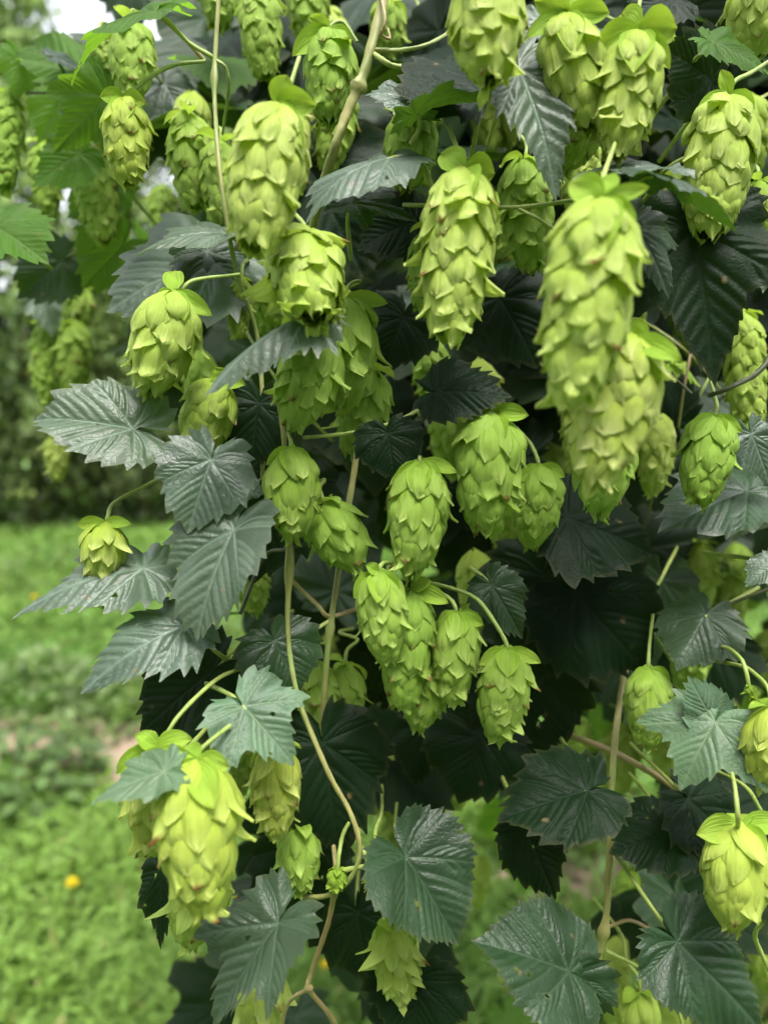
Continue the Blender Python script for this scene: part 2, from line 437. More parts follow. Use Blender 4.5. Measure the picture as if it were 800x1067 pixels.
def cone_mesh(name, L, W, mat, seed, nb=None, loose=1.0, nu=9, nv=10, bend=None):
    rr = np.random.default_rng(seed)
    asp = L / W
    nb = nb or int(np.clip(28 * asp + 8, 34, 78))
    Rm = W * 0.5
    U, Vv = bract_grid(nu, nv)
    VV, FF, UVs, CC = [], [], [], []
    base_faces = np.array(grid_faces(nu, nv))
    ga = R(137.5)
    ph0 = rr.uniform(0, 6.28)
    bx, by = (rr.uniform(-.10, .10), rr.uniform(-.10, .10)) if bend is None else bend
    bl = (0.36 + .06 * min(1.0, loose)) / max(.8, asp * .72)              # bract length over cone length
    for i in range(nb):
        t = i / (nb - 1)
        s0 = -0.055 + 0.90 * t ** 0.94 * (1.0) - (0.02 if t > .9 else 0)
        s0 += rr.uniform(-.022, .022)
        phi = ph0 + i * ga + rr.uniform(-.24, .24)
        l = bl * (1.0 + .12 * math.sin(t * 3.1)) * rr.uniform(.80, 1.2) * (1 - 0.30 * t)
        halfw = (0.43 + 0.08 * math.sin(3.1 * t)) * rr.uniform(.78, 1.2)      # in units of Rm
        flare = rr.uniform(-.03, .19) * loose + (0.34 * loose * rr.random() if rr.random() < .24 else 0)
        shade = rr.random() ** 2; brown = 1.0 if rr.random() < .11 else 0.0
        puff = rr.uniform(.05, .17); tw = rr.uniform(-.3, .3); sk = rr.uniform(-.2, .2)
        wv = np.interp(Vv, WV, WW)
        s = s0 + Vv * l
        e = np.interp(s.ravel(), np.linspace(-.1, 1.4, 151), [env(q) for q in np.linspace(-.1, 1.4, 151)]).reshape(s.shape)
        lat = U * wv * halfw + sk * Vv * .25 * wv
        rad = e * (0.70 + 0.24 * np.clip(Vv * 1.35, 0, 1) ** .9)
        rad = rad + puff * np.sin(np.pi * np.clip(Vv * 1.05, 0, 1)) * (1 - U ** 2)
        rad = rad - 0.085 * (np.abs(U) ** 2.2) * wv
        rad = rad + flare * np.clip((Vv - .62) / .38, 0, 1) ** 2 * 1.2
        rad = rad + 0.026 * np.sin(Vv * rr.uniform(5, 10) + U * rr.uniform(-6, 6) + rr.uniform(0, 6)) * Vv + .019 * np.sin(U * rr.uniform(9, 14) + Vv * 2 + rr.uniform(0, 6))
        rad = rad - 0.028 * np.exp(-(U / .13) ** 2) * np.clip(1.2 - Vv, 0, 1)     # midrib crease
        # lateral offset laid round the axis
        ang = lat / np.maximum(rad, .45)
        cx = rad * np.cos(ang); cy = rad * np.sin(ang) * np.clip(rad / .25, .55, 1)
        cz = -(s) * L + 0 * U
        cz = cz + tw * 0.12 * L * U * wv + .012 * L * np.sin(U * 5 + rr.uniform(0, 6)) * Vv
        X = (cx * math.cos(phi) - cy * math.sin(phi)) * Rm; Y = (cx * math.sin(phi) + cy * math.cos(phi)) * Rm
        k = (-cz / L)
        X = X + bx * W * k ** 2 * 1.3; Y = Y + by * W * k ** 2 * 1.3
        off = len(VV) * nu * nv
        VV.append(np.stack([X.ravel(), Y.ravel(), cz.ravel()], 1)); FF.append(base_faces + off)
        UVs.append(np.stack([U.ravel() * .5 * np.maximum(wv.ravel(), .3) + .5, Vv.ravel()], 1))
        CC.append(np.tile([shade, brown, rr.random() * 9, 1], (nu * nv, 1)))
    # core so that no daylight shows between the scales
    off = len(VV) * nu * nv; nc, nz = 10, 9
    cv = []
    for j in range(nz):
        s = 0.0 + .96 * j / (nz - 1); r_ = env(s) * .60 * Rm * (0.02 if j in (0, nz - 1) else 1)
        for i in range(nc):
            a = 2 * math.pi * i / nc
            cv.append((r_ * math.cos(a) + bx * W * s * s * 1.3, r_ * math.sin(a) + by * W * s * s * 1.3, -s * L))
    V = np.concatenate(VV + [np.array(cv)]); Fc = np.concatenate(FF + [np.array(grid_faces(nc, nz, off, True))])
    uv = np.concatenate(UVs + [np.tile([.5, .1], (nc * nz, 1))]); cc = np.concatenate(CC + [np.tile([1, 0, 0, 1], (nc * nz, 1))])
    me = mesh_from(name, V, Fc, [mat]); set_uv(me, uv); set_col(me, 'bract', cc)
    return me

def leaflet_mesh(name, length, width, mat, seed, curl=0.6, cup=0.5, nu=9, nv=12):
    rr = np.random.default_rng(seed)
    U, Vv = bract_grid(nu, nv)
    wv = np.interp(Vv, [0, .12, .3, .5, .7, .86, .95, 1], [.3, .62, .95, 1, .82, .46, .17, 0])
    x = U * wv * width * .5; y = Vv * length
    z = cup * (U ** 2) * wv * width * .35 - .04 * width * np.exp(-(U / .12) ** 2) + .03 * width * np.sin(Vv * 9 + U * 3 + rr.uniform(0, 6))
    k = curl / length; a = k * y
    y2 = np.sin(a) / k - z * np.sin(a) * -1; z2 = -(1 - np.cos(a)) / k + z * np.cos(a)
    a2 = rr.uniform(-.6, .6) * Vv
    x, z2 = x * np.cos(a2) - z2 * np.sin(a2) * .3, z2 + x * np.sin(a2)
    me = mesh_from(name, np.stack([x.ravel(), y2.ravel(), z2.ravel()], 1), grid_faces(nu, nv), [mat])
    set_uv(me, np.stack([U.ravel() * .5 + .5, Vv.ravel() * .9], 1))
    set_col(me, 'bract', np.tile([rr.random() * .3, 1.0 if rr.random() < .12 else 0.0, rr.random() * 9, 1], (nu * nv, 1)))
    return me

CONES = []
def cone(top, bot, w, d, label, mat='cone', dt=0.0, collar=None, stalk=None, loose=1.0, group=None, ncol=3, bend=None):
    a = P(top[0], top[1], d); b = P(bot[0], bot[1], d + dt)
    Zv = (a - b); L = Zv.length; Z = Zv.normalized(); W = w / FPX * (d + dt * .4)
    X = CR - Z * CR.dot(Z); X.normalize(); Y = Z.cross(X)
    sd = len(CONES) + 101
    root = empty('hop_cone', basis(a, X, Y, Z)); tag(root, label, 'hop cone', group or 'hop cones hanging on the near plant')
    inv = root.matrix_basis.inverted(); rinv = inv.to_3x3()
    link('scales', cone_mesh('scales', L, W, M[mat], sd, loose=loose, bend=bend), root)
    lr = random.Random(sd)
    if collar is None:
        collar = []
        a0 = lr.uniform(0, 6.28)
        for k in range(ncol):
            an = a0 + k * 6.28 / ncol + lr.uniform(-.5, .5)
            ln = W * lr.uniform(.42, .62)
            dirv = Vector((math.cos(an), math.sin(an), lr.uniform(-.15, .55))).normalized()
            me = leaflet_mesh('collar_leaf', ln, ln * lr.uniform(.5, .7), M['collar' if mat != 'cone_g' else 'cone_g'], sd * 7 + k, curl=lr.uniform(.6, 1.5))
            o = link('collar_leaf', me, root)
            nz = Vector((0, 0, 1)); x_, y_, z_ = frame(dirv, nz)
            o.matrix_local = basis(Vector((0, 0, 0.0)) + dirv * W * .05, x_, y_, z_)
    else:
        for k, q in enumerate(collar):
            dx, dy, wd = q[0], q[1], q[2]; dz = q[3] if len(q) > 3 else -0.004
            tipw = P(top[0] + dx, top[1] + dy, d + dz); v = rinv @ (tipw - a)
            me = leaflet_mesh('collar_leaf', v.length, wd / FPX * d, M['collar'], sd * 7 + k, curl=q[4] if len(q) > 4 else .35, cup=.6)
            o = link('collar_leaf', me, root)
            nz = rinv @ ((C0 - a).normalized() + UP * .35)
            x_, y_, z_ = frame(v, nz); o.matrix_local = basis(Vector((0, 0, 0)) + rinv @ (-CF * W * .10), x_, y_, z_)
    if stalk is None:
        pts = [a - Z * .003, a + Z * .008 + CF * .002, a + Z * .013 + CF * .012 + CR * lr.uniform(-.006, .006), a + Z * .013 + CF * .04 + CR * lr.uniform(-.01, .01), a + Z * .006 + CF * .10]
    else:
        pts = [a - Z * .003] + [P(q[0], q[1], d + (q[2] if len(q) > 2 else 0.004)) for q in stalk]
    link('stalk', tube_mesh('stalk', [inv @ p for p in pts], 0.0011, 0.0010, M['stalk'], 7, 7), root)
    CONES.append(root)
    return root

def bine(pts, r0, r1, mat, label, nodes=(), cat='stem', name='hop_bine'):
    w = [P(*p) for p in pts]
    o = link(name, None) if False else None
    root_at = w[0]
    me = tube_mesh(name, [p - root_at for p in w], r0, r1, M[mat], 12, 10, nodes=nodes)
    o = link(name, me); o.location = root_at
    tag(o, label, cat, 'twining hop stems')
    return o

# ================================================================== WORLD
world = bpy.data.worlds.new('World'); S.world = world; world.use_nodes = True
wn = world.node_tree; wn.nodes.clear()
SUN_EL, SUN_AZ = 68.0, 160.0     # azimuth from +Y, clockwise; the sun stands behind the viewer, to the left
sky = wn.nodes.new('ShaderNodeTexSky'); sky.sky_type = 'NISHITA'; sky.sun_disc = False
sky.sun_elevation = R(SUN_EL); sky.sun_rotation = R(SUN_AZ); sky.air_density = 1.0; sky.dust_density = 3.0; sky.ozone_density = 1.0
hs = wn.nodes.new('ShaderNodeHueSaturation'); hs.inputs['Saturation'].default_value = 0.2; hs.inputs['Value'].default_value = 3.5
bg = wn.nodes.new('ShaderNodeBackground'); bg.inputs[1].default_value = 0.15
wo = wn.nodes.new('ShaderNodeOutputWorld')
wn.links.new(sky.outputs[0], hs.inputs['Color']); wn.links.new(hs.outputs[0], bg.inputs[0]); wn.links.new(bg.outputs[0], wo.inputs[0])
sl = bpy.data.lights.new('sun', 'SUN'); sl.energy = 5.0; sl.angle = R(28); sl.color = (1, 0.97, 0.91)
so = bpy.data.objects.new('sun', sl); COL.objects.link(so)
az = R(SUN_AZ); dirv = Vector((math.sin(az) * math.cos(R(SUN_EL)), math.cos(az) * math.cos(R(SUN_EL)), math.sin(R(SUN_EL))))
so.rotation_euler = dirv.to_track_quat('Z', 'Y').to_euler()
S.cycles.max_bounces = 5; S.cycles.diffuse_bounces = 3; S.cycles.glossy_bounces = 2; S.cycles.transmission_bounces = 3
S.view_settings.view_transform = 'Standard'; S.view_settings.look = 'None'; S.view_settings.exposure = 0

# ================================================================== GROUND
SOIL = [(ground_at(95, 785), .62, .30), (ground_at(20, 770), .5, .22), (ground_at(610, 915), .30, .16), (ground_at(205, 800), .3, .12)]
def ground():
    m, nt, nodes, L = new_mat('meadow_ground')
    out = N(nt, 'ShaderNodeOutputMaterial'); pb = N(nt, 'ShaderNodeBsdfPrincipled', i_Roughness=0.95)
    tc = N(nt, 'ShaderNodeTexCoord')
    a = N(nt, 'ShaderNodeTexNoise', i_Scale=1.3, i_Detail=8.0); L.new(tc.outputs['Object'], a.inputs['Vector'])
    b = N(nt, 'ShaderNodeTexNoise', i_Scale=26.0, i_Detail=6.0); L.new(tc.outputs['Object'], b.inputs['Vector'])
    g = mixc(nt, ramp(nt, b.outputs['Fac'], .35, .65), (0.06, 0.12, 0.02, 1), (0.16, 0.27, 0.05, 1))
    soil = mixc(nt, b.outputs['Fac'], (0.16, 0.115, 0.075, 1), (0.33, 0.25, 0.17, 1))
    fac = None
    for (c, rx, ry) in SOIL:
        vm = N(nt, 'ShaderNodeMapping'); vm.vector_type = 'TEXTURE'
        vm.inputs['Location'].default_value = (c.x, c.y, 0); vm.inputs['Scale'].default_value = (rx, ry, 1)
        L.new(tc.outputs['Object'], vm.inputs[0])
        ln = N(nt, 'ShaderNodeVectorMath', operation='LENGTH'); L.new(vm.outputs[0], ln.inputs[0])
        v = math_n(nt, 'SUBTRACT', 1.35, math_n(nt, 'ADD', ln.outputs['Value'], math_n(nt, 'MULTIPLY', a.outputs['Fac'], .5)))
        fac = v if fac is None else math_n(nt, 'MAXIMUM', fac, v)
    c = mixc(nt, ramp(nt, fac, 0.0, .25), g, soil)
    L.new(c, pb.inputs['Base Color'])
    bp = N(nt, 'ShaderNodeBump', i_Strength=.8, i_Distance=.02); L.new(b.outputs['Fac'], bp.inputs['Height']); L.new(bp.outputs[0], pb.inputs['Normal'])
    L.new(pb.outputs[0], out.inputs[0])
    n = 60
    xs = np.sign(np.linspace(-1, 1, n)) * np.abs(np.linspace(-1, 1, n)) ** 3 * 400
    X, Y = np.meshgrid(xs, xs + 0, indexing='xy')
    Z = 0.0 * X
    me = mesh_from('ground', np.stack([X.ravel(), Y.ravel(), Z.ravel()], 1), grid_faces(n, n), [m])
    o = link('ground', me); tag(o, kind='structure'); return o
ground()

def vnoise(x, y, sc, seed):
    """cheap smooth value noise"""
    g = np.random.default_rng(seed).random((64, 64))
    x = x * sc; y = y * sc; xi = np.floor(x).astype(int); yi = np.floor(y).astype(int); fx = x - xi; fy = y - yi
    fx = fx * fx * (3 - 2 * fx); fy = fy * fy * (3 - 2 * fy)
    q = lambda i, j: g[i % 64, j % 64]
    return (q(xi, yi) * (1 - fx) + q(xi + 1, yi) * fx) * (1 - fy) + (q(xi, yi + 1) * (1 - fx) + q(xi + 1, yi + 1) * fx) * fy

def leaflets(base, dirs, nrm, ln, wd, tint):
    """many little bent leaves as one mesh: 6 verts, 4 faces (quads, two folded) each"""
    n = len(base)
    side = np.cross(dirs, nrm); side /= np.linalg.norm(side, axis=1, keepdims=True) + 1e-9
    L_ = ln[:, None]; W_ = wd[:, None]
    p0 = base
    p1 = base + dirs * L_ * .45 + side * W_ * .5 + nrm * L_ * .03
    p2 = base + dirs * L_ * .45 - side * W_ * .5 + nrm * L_ * .03
    pm = base + dirs * L_ * .48 - nrm * L_ * .04
    p3 = base + dirs * L_ - nrm * L_ * .16
    V = np.stack([p0, p1, pm, p2, p3], 1).reshape(-1, 3)
    o = (np.arange(n) * 5)[:, None]
    F = np.concatenate([o + np.array([0, 1, 2]), o + np.array([0, 2, 3]), o + np.array([1, 4, 2]), o + np.array([2, 4, 3])], 0)
    T = np.repeat(np.concatenate([tint, np.ones((n, 1))], 1), 5, 0)
    return V, F, T

def unit(v): return v / (np.linalg.norm(v, axis=1, keepdims=True) + 1e-9)

def grass():
    n = 150000
    # denser near the viewer
    y = 0.9 + (nrng.random(n) ** 1.7) * 11.5
    x = (nrng.random(n) - .5) * (1.25 * y + 1.6)
    h = vnoise(x, y, 2.2, 1) * .6 + vnoise(x, y, 6.5, 2) * .4
    keep = np.ones(n, bool)
    for (c, rx, ry) in SOIL:
        q = np.hypot((x - c.x) / rx, (y - c.y) / ry) + (vnoise(x, y, 9, 5) - .5) * .5
        keep &= (q > 1.0) | (nrng.random(n) < .12)
    x, y, h = x[keep], y[keep], h[keep]; n = len(x)
    tall = 0.015 + 0.11 * h ** 2
    z = nrng.random(n) * tall
    base = np.stack([x, y, z], 1)
    d = np.stack([nrng.normal(0, .6, n), nrng.normal(0, .6, n), np.abs(nrng.normal(.45, .5, n))], 1); d = unit(d)
    nr_ = unit(np.stack([nrng.normal(0, .45, n), nrng.normal(0, .45, n) - .1, np.ones(n)], 1)); nr_ = unit(nr_ - d * (nr_ * d).sum(1, keepdims=True))
    blade = nrng.random(n) < .45
    sc = 0.8 + 0.10 * y
    ln = np.where(blade, nrng.uniform(.05, .11, n), nrng.uniform(.022, .05, n)) * (0.5 + h) * sc; wd = np.where(blade, ln * .12, ln * .8)
    m = vnoise(x, y, 1.1, 8)[:, None]; k = nrng.random((n, 1))
    t = np.array([.115, .25, .042]) * (1 - m) + np.array([.245, .40, .07]) * m
    t = t * (.72 + .5 * k)
    yel = nrng.random((n, 1)) < .02; t = np.where(yel, np.array([.33, .34, .1]), t)
    V, F, T = leaflets(base, d, nr_, ln, wd, t)
    me = mesh_from('grass', V, F, [M['tint']], smooth=False); set_col(me, 'tint', T)
    o = link('grass', me); tag(o, kind='stuff'); o['label'] = 'low green grass and clover covering the field'; o['category'] = 'grass'
grass()

def weed(px, py, rad, hgt, n, label, tint):
    c = ground_at(px, py)
    a = nrng.random(n) * 6.283; r = np.sqrt(nrng.random(n)) * rad
    hh = nrng.random(n) * hgt * (1 - (r / rad) ** 2 * .7)
    base = np.stack([r * np.cos(a), r * np.sin(a), hh], 1)
    d = unit(np.stack([np.cos(a) + nrng.normal(0, .6, n), np.sin(a) + nrng.normal(0, .6, n), nrng.normal(.3, .4, n)], 1))
    nr_ = unit(np.stack([nrng.normal(0, .4, n), nrng.normal(0, .4, n), np.ones(n)], 1)); nr_ = unit(nr_ - d * (nr_ * d).sum(1, keepdims=True))
    ln = nrng.uniform(.05, .10, n); k = nrng.random((n, 1))
    V, F, T = leaflets(base, d, nr_, ln, ln * .6, np.array(tint) * (.5 + .9 * k))
    root = empty('weed_plant', Matrix.Translation(c)); tag(root, label, 'weed', 'weeds in the grass')
    me = mesh_from('leaves', V, F, [M['tint']], smooth=False); set_col(me, 'tint', T); link('leaves', me, root)
    pts = [(0, 0, 0), (rad * .1, 0, hgt * .5), (rad * .05, rad * .1, hgt)]
    link('stem', tube_mesh('stem', pts, .004, .002, M['stalk'], 5, 6), root)
weed(25, 825, .26, .22, 260, 'low bushy weed at the left edge below the bare soil', (.10, .17, .05))
weed(130, 745, .30, .22, 240, 'leafy weed clump just behind the bare soil patch', (.15, .22, .07))
weed(30, 735, .34, .24, 260, 'pale weed clump at the left edge above the bare soil', (.16, .23, .08))
weed(210, 690, .40, .30, 260, 'bushy weed clump half hidden by the long pointed leaf', (.13, .2, .06))
weed(60, 610, .6, .35, 300, 'wide clump of taller weeds farther off in the field', (.12, .19, .05))
weed(640, 900, .22, .2, 200, 'small weed seen past the lower right leaves beside bare soil', (.12, .2, .05))

def dandelion(px, py, hgt, label, size=.018):
    c = ground_at(px, py); c = ground_at(px, py + 18)
    top = P(px, py, (c - C0).dot(CF)); c.z = 0; top = Vector((c.x, c.y, max(.06, hgt)))
    root = empty('dandelion', Matrix.Translation(c)); tag(root, label, 'flower', 'yellow dandelions in the grass')
    link('stem', tube_mesh('stem', [(0, 0, 0), (.004, 0, top.z * .5), (0, 0, top.z)], .002, .0016, M['stalk'], 5, 6), root)
    n = 70; a = np.linspace(0, 6.283 * 6, n); el = np.linspace(.15, 1.4, n)
    d = np.stack([np.cos(a) * np.cos(el), np.sin(a) * np.cos(el), np.sin(el)], 1)
    nr_ = unit(np.stack([-np.cos(a) * np.sin(el), -np.sin(a) * np.sin(el), np.cos(el)], 1))
    V, F, T = leaflets(np.tile([[0, 0, top.z]], (n, 1)), d, nr_, np.full(n, size), np.full(n, size * .28), np.tile([[.88, .68, .01]], (n, 1)))
    me = mesh_from('flower_head', V, F, [M['petal']], smooth=False); set_col(me, 'tint', T); link('flower_head', me, root)
def petal_mat():
    m, nt, nodes, L = new_mat('yellow_petals'); out = N(nt, 'ShaderNodeOutputMaterial'); pb = N(nt, 'ShaderNodeBsdfPrincipled', i_Roughness=.6)
    at = N(nt, 'ShaderNodeAttribute', attribute_name='tint'); L.new(at.outputs['Color'], pb.inputs['Base Color']); L.new(pb.outputs[0], out.inputs[0]); return m
M['petal'] = petal_mat()
dandelion(78, 937, .10, 'yellow dandelion in the grass left of the big lower left cone', .019)
dandelion(39, 638, .2, 'tiny yellow flower far off at the left edge of the field', .022)
dandelion(339, 1023, .09, 'yellow flower glimpsed through the bottom stems', .014)

# ------------------------------------------------------------------ far hop plants
def far_plant(seed, h, w, nl, nc, tone=1.0):
    r_ = np.random.default_rng(seed)
    root = empty('hop_plant', Matrix.Identity(4))
    pts = [(r_.normal(0, .05), r_.normal(0, .05), h * t) for t in (0, .25, .5, .75, 1.0)]
    link('bine', tube_mesh('bine', pts, .02, .012, M['bine_b'], 8, 7), root)
    # leaves on drooping side shoots: clumps along the height
    ncl = int(h * 34); ch = r_.random(ncl) ** .9 * h; ca = r_.random(ncl) * 6.283
    prof = w * (.45 + .55 * np.sin(np.pi * np.clip(ch / h * .9 + .12, 0, 1))); cr = np.sqrt(r_.random(ncl)) * prof
    ctr = np.stack([np.cos(ca) * cr, np.sin(ca) * cr, ch], 1)
    idx = r_.integers(0, ncl, nl)
    base = ctr[idx] + r_.normal(0, 1, (nl, 3)) * np.array([.11, .11, .2])
    base[:, 2] = np.clip(base[:, 2], .03, h + .15)
    d = unit(np.stack([r_.normal(0, .6, nl), r_.normal(0, .6, nl), r_.normal(-.6, .5, nl)], 1))
    nr_ = unit(np.stack([base[:, 0] * 1.5 + r_.normal(0, .5, nl), base[:, 1] * 1.5 + r_.normal(0, .5, nl), np.ones(nl) * .8], 1)); nr_ = unit(nr_ - d * (nr_ * d).sum(1, keepdims=True))
    ln = r_.uniform(.08, .15, nl); k = r_.random((nl, 1)); cl = r_.random((ncl, 1))[idx]
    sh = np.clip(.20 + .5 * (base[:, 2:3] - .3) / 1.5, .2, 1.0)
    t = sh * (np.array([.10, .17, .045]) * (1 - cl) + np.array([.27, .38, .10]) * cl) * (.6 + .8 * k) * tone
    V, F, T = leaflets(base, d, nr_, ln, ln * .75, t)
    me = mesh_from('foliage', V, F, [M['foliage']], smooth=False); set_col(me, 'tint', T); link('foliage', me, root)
    # cones: dense hanging bunches, as little spindles
    ic = r_.integers(0, ncl, nc); p = ctr[ic] * np.array([1.12, 1.12, 1]) + r_.normal(0, 1, (nc, 3)) * np.array([.09, .09, .12])
    p[:, 2] = np.clip(p[:, 2], .5, h)
    L_ = r_.uniform(.055, .085, nc); rings = [(0, .25), (.2, .85), (.45, 1), (.75, .7), (1, .08)]; ns = 6
    VV = []
    for f, q in rings:
        for s in range(ns):
            a = 6.283 * s / ns + f * 2
            VV.append(p + np.stack([np.cos(a) * q * L_ * .3, np.sin(a) * q * L_ * .3, -f * L_], 1))
    VV = np.stack(VV, 1).reshape(-1, 3); f0 = np.array(grid_faces(ns, len(rings), 0, True))
    F = (np.arange(nc) * ns * len(rings))[:, None, None] + f0[None]
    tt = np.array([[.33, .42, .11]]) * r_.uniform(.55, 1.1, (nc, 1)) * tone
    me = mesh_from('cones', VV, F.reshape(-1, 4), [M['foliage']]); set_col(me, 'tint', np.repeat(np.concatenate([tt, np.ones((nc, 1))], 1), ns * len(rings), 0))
    tag(link('cones', me, root), kind='stuff')
    return root
def copy_tree(o, parent=None):
    c = o.copy(); COL.objects.link(c); c.parent = parent
    for ch in list(o.children):
        k = ch.copy(); COL.objects.link(k); k.parent = c; k.matrix_parent_inverse = ch.matrix_parent_inverse.copy(); k.matrix_basis = ch.matrix_basis.copy()
    return c
protos = [far_plant(1, 5.4, .78, 9000, 1500), far_plant(2, 5.2, .66, 7500, 1300), far_plant(3, 3.6, .8, 5200, 500, .75)]
used = set()
def put_far(k, x, y, rz, sc, label):
    o = protos[k] if k not in used else copy_tree(protos[k])
    used.add(k); o.location = (x, y, 0); o.rotation_euler = (0, 0, rz); o.scale = (sc,) * 3
    tag(o, label, 'hop plant', 'hop plants in the rows behind'); return o
put_far(0, -3.70, 8.0, .3, .98, 'blurred tall hop plant at the far left against the white sky')
put_far(1, -4.75, 8.3, 4.4, 1.0, 'blurred hop plant cut by the left edge')
put_far(1, -2.65, 8.3, 1.9, .84, 'blurred far hop plant standing right of the leftmost ones')
put_far(0, -1.75, 8.6, 2.6, .92, 'blurred far hop plant half hidden behind the left edge of the near plant')
put_far(1, -.6, 8.5, .7, 1.0, 'far hop plant glimpsed behind the middle of the near plant')
put_far(0, .7, 8.6, 4.1, 1.0, 'far hop plant glimpsed behind the near plant right of its middle')
put_far(1, 2.0, 8.4, 5.0, 1.0, 'far hop plant glimpsed through the right half of the near plant')
put_far(0, 3.3, 8.5, 1.1, 1.0, 'far hop plant glimpsed behind the right edge of the near plant')
for i, x in enumerate((-6.4, -5.0, -3.7, -2.4, -1.1, .3, 1.7, 3.1, 4.5, 6.0)):
    put_far(2, x, 11.5 + .6 * math.sin(i * 2.1), i * 1.3, 1.0 + .1 * math.sin(i * 3.7),
            'dark low hop plant in the second row, hidden behind the first row')
#@@PLANT@@
# ================================================================== THE NEAR PLANT : hero cones
# near, large
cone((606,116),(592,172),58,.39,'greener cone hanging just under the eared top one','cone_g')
cone((289,112),(262,264),80,.33,'big upright-eared yellow-green cone in the upper left, tallest on that side', 'cone', dt=-.012,
     collar=[(12,-30,26),(40,0,30),(-6,34,24,-.016),(26,36,24,-.014)], stalk=[(300,95,.012),(312,60,.03)], bend=(.03,.0))
cone((343,34),(348,128),58,.415,'cone partly crossed by the pale diagonal stem at top centre','cone_g', collar=[(-38,24,26),(-20,-14,16),(22,20,24),(4,40,22,-.012)], stalk=[(346,26,.0),(358,24,.003),(372,44,.004)])
cone((508,-28),(503,88),84,.335,'big cone cut by the top edge right of the centre','cone', dt=-.01)
cone((590,18),(598,138),72,.35,'eared cone at the top, just left of the broad-collared one','cone', dt=.004, collar=[(-34,-14,30),(44,-2,26),(-44,22,22),(4,34,30,-.016),(30,-24,22,.01)], stalk=[(588,2,.01),(585,-25,.03)])
cone((662,38),(648,166),70,.345,'cone with a broad spread green collar near the top edge','cone', dt=.0, collar=[(-44,12,34),(42,-6,40),(-20,-26,30,.01),(34,34,26),(-4,30,36,-.018)], stalk=[(664,16,.004),(668,-10,.02)])
cone((756,102),(738,250),76,.37,'long tightly scaled cone leaning left in the upper right','cone', dt=-.004, collar=[(-32,14,20),(-8,-26,16),(26,18,22)], stalk=[(764,86,.003),(782,76,.01),(806,60,.02)], loose=.45)
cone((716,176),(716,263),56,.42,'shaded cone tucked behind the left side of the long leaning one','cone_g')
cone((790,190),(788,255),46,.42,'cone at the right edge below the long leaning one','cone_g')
cone((792,-24),(784,58),66,.40,'tight cone in the top right corner','cone', loose=.5)
cone((483,180),(468,360),78,.345,'tall cone with two upright ears, left of the largest cone','cone', dt=-.01, collar=[(-26,-20,30,.004),(32,4,34,.0),(6,22,32,-.018),(-34,46,26),(34,50,26)], stalk=[(478,160,.014),(466,130,.03)], bend=(-.02,.02))
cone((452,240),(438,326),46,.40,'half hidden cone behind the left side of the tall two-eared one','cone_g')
cone((624,212),(601,428),96,.285,'largest cone, closest to the viewer, with pointed ears at its top','cone', dt=-.008, collar=[(-34,-20,36,.004,.1),(50,-14,18,.0,.1),(2,-26,34,.012,.1),(36,30,30),(-38,42,28),(2,44,40,-.02)], stalk=[(628,185,.02),(640,150,.05)], bend=(-.05,.02))
cone((658,354),(620,508),86,.31,'pale yellow-green cone behind the largest, a stiff bract sticking out right','cone', dt=-.01, collar=[(48,24,26,-.024,.05),(8,-20,24),(-34,30,30),(22,42,30,-.014)], stalk=[(652,330,.01),(655,300,.03)], bend=(-.03,0))
cone((632,440),(622,532),68,.36,'cone tip showing under the pale one with the stiff bract','cone_g')
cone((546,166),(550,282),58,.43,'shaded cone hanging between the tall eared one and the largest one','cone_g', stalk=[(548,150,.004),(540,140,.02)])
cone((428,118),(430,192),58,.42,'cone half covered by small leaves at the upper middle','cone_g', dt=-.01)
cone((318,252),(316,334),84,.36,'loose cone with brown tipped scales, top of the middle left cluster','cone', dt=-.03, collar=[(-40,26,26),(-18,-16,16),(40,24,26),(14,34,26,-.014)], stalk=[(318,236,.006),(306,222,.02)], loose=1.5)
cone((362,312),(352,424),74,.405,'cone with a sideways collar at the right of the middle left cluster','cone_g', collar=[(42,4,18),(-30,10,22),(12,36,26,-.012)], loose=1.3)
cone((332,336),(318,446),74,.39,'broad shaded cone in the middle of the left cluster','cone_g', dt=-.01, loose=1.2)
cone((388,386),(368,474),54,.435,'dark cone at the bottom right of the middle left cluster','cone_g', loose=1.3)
cone((182,306),(164,410),74,.385,'plump brown-tipped cone at the left, above the silvery leaf','cone', collar=[(2,-26,22,.006),(40,22,20),(-14,10,18),(12,24,22,-.014)], stalk=[(190,302,.003),(204,292,.006),(250,286,.016)], loose=1.1)
cone((252,290),(250,356),26,.43,'thin sliver of a cone right of the plump left one','cone')
cone((232,398),(196,474),58,.41,'tilted cone under the folded silvery leaf on the left','cone', collar=[(-6,-14,20),(24,2,18)])
cone((304,468),(306,560),60,.375,'cone below the horizontal twig, left of the centre','cone_g', collar=[(-26,16,16),(22,22,18),(0,24,24,-.012)], stalk=[(303,460,.002),(300,450,.006)])
cone((338,524),(362,592),66,.40,'cone tilted to the right, tucked behind the one below the twig','cone_g', loose=.9)
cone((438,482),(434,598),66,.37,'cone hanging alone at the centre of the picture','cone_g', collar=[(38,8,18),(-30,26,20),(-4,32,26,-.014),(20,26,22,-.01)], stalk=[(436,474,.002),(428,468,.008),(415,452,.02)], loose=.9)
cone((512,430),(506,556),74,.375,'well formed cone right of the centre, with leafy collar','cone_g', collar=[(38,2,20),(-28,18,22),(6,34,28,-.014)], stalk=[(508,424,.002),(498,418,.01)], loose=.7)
cone((562,486),(558,570),54,.42,'smooth shaded cone below and right of the well formed centre one','cone_g', stalk=[(560,480,.0),(552,462,.004),(538,446,.012)], loose=.5, collar=[(-24,14,16),(26,10,16)])
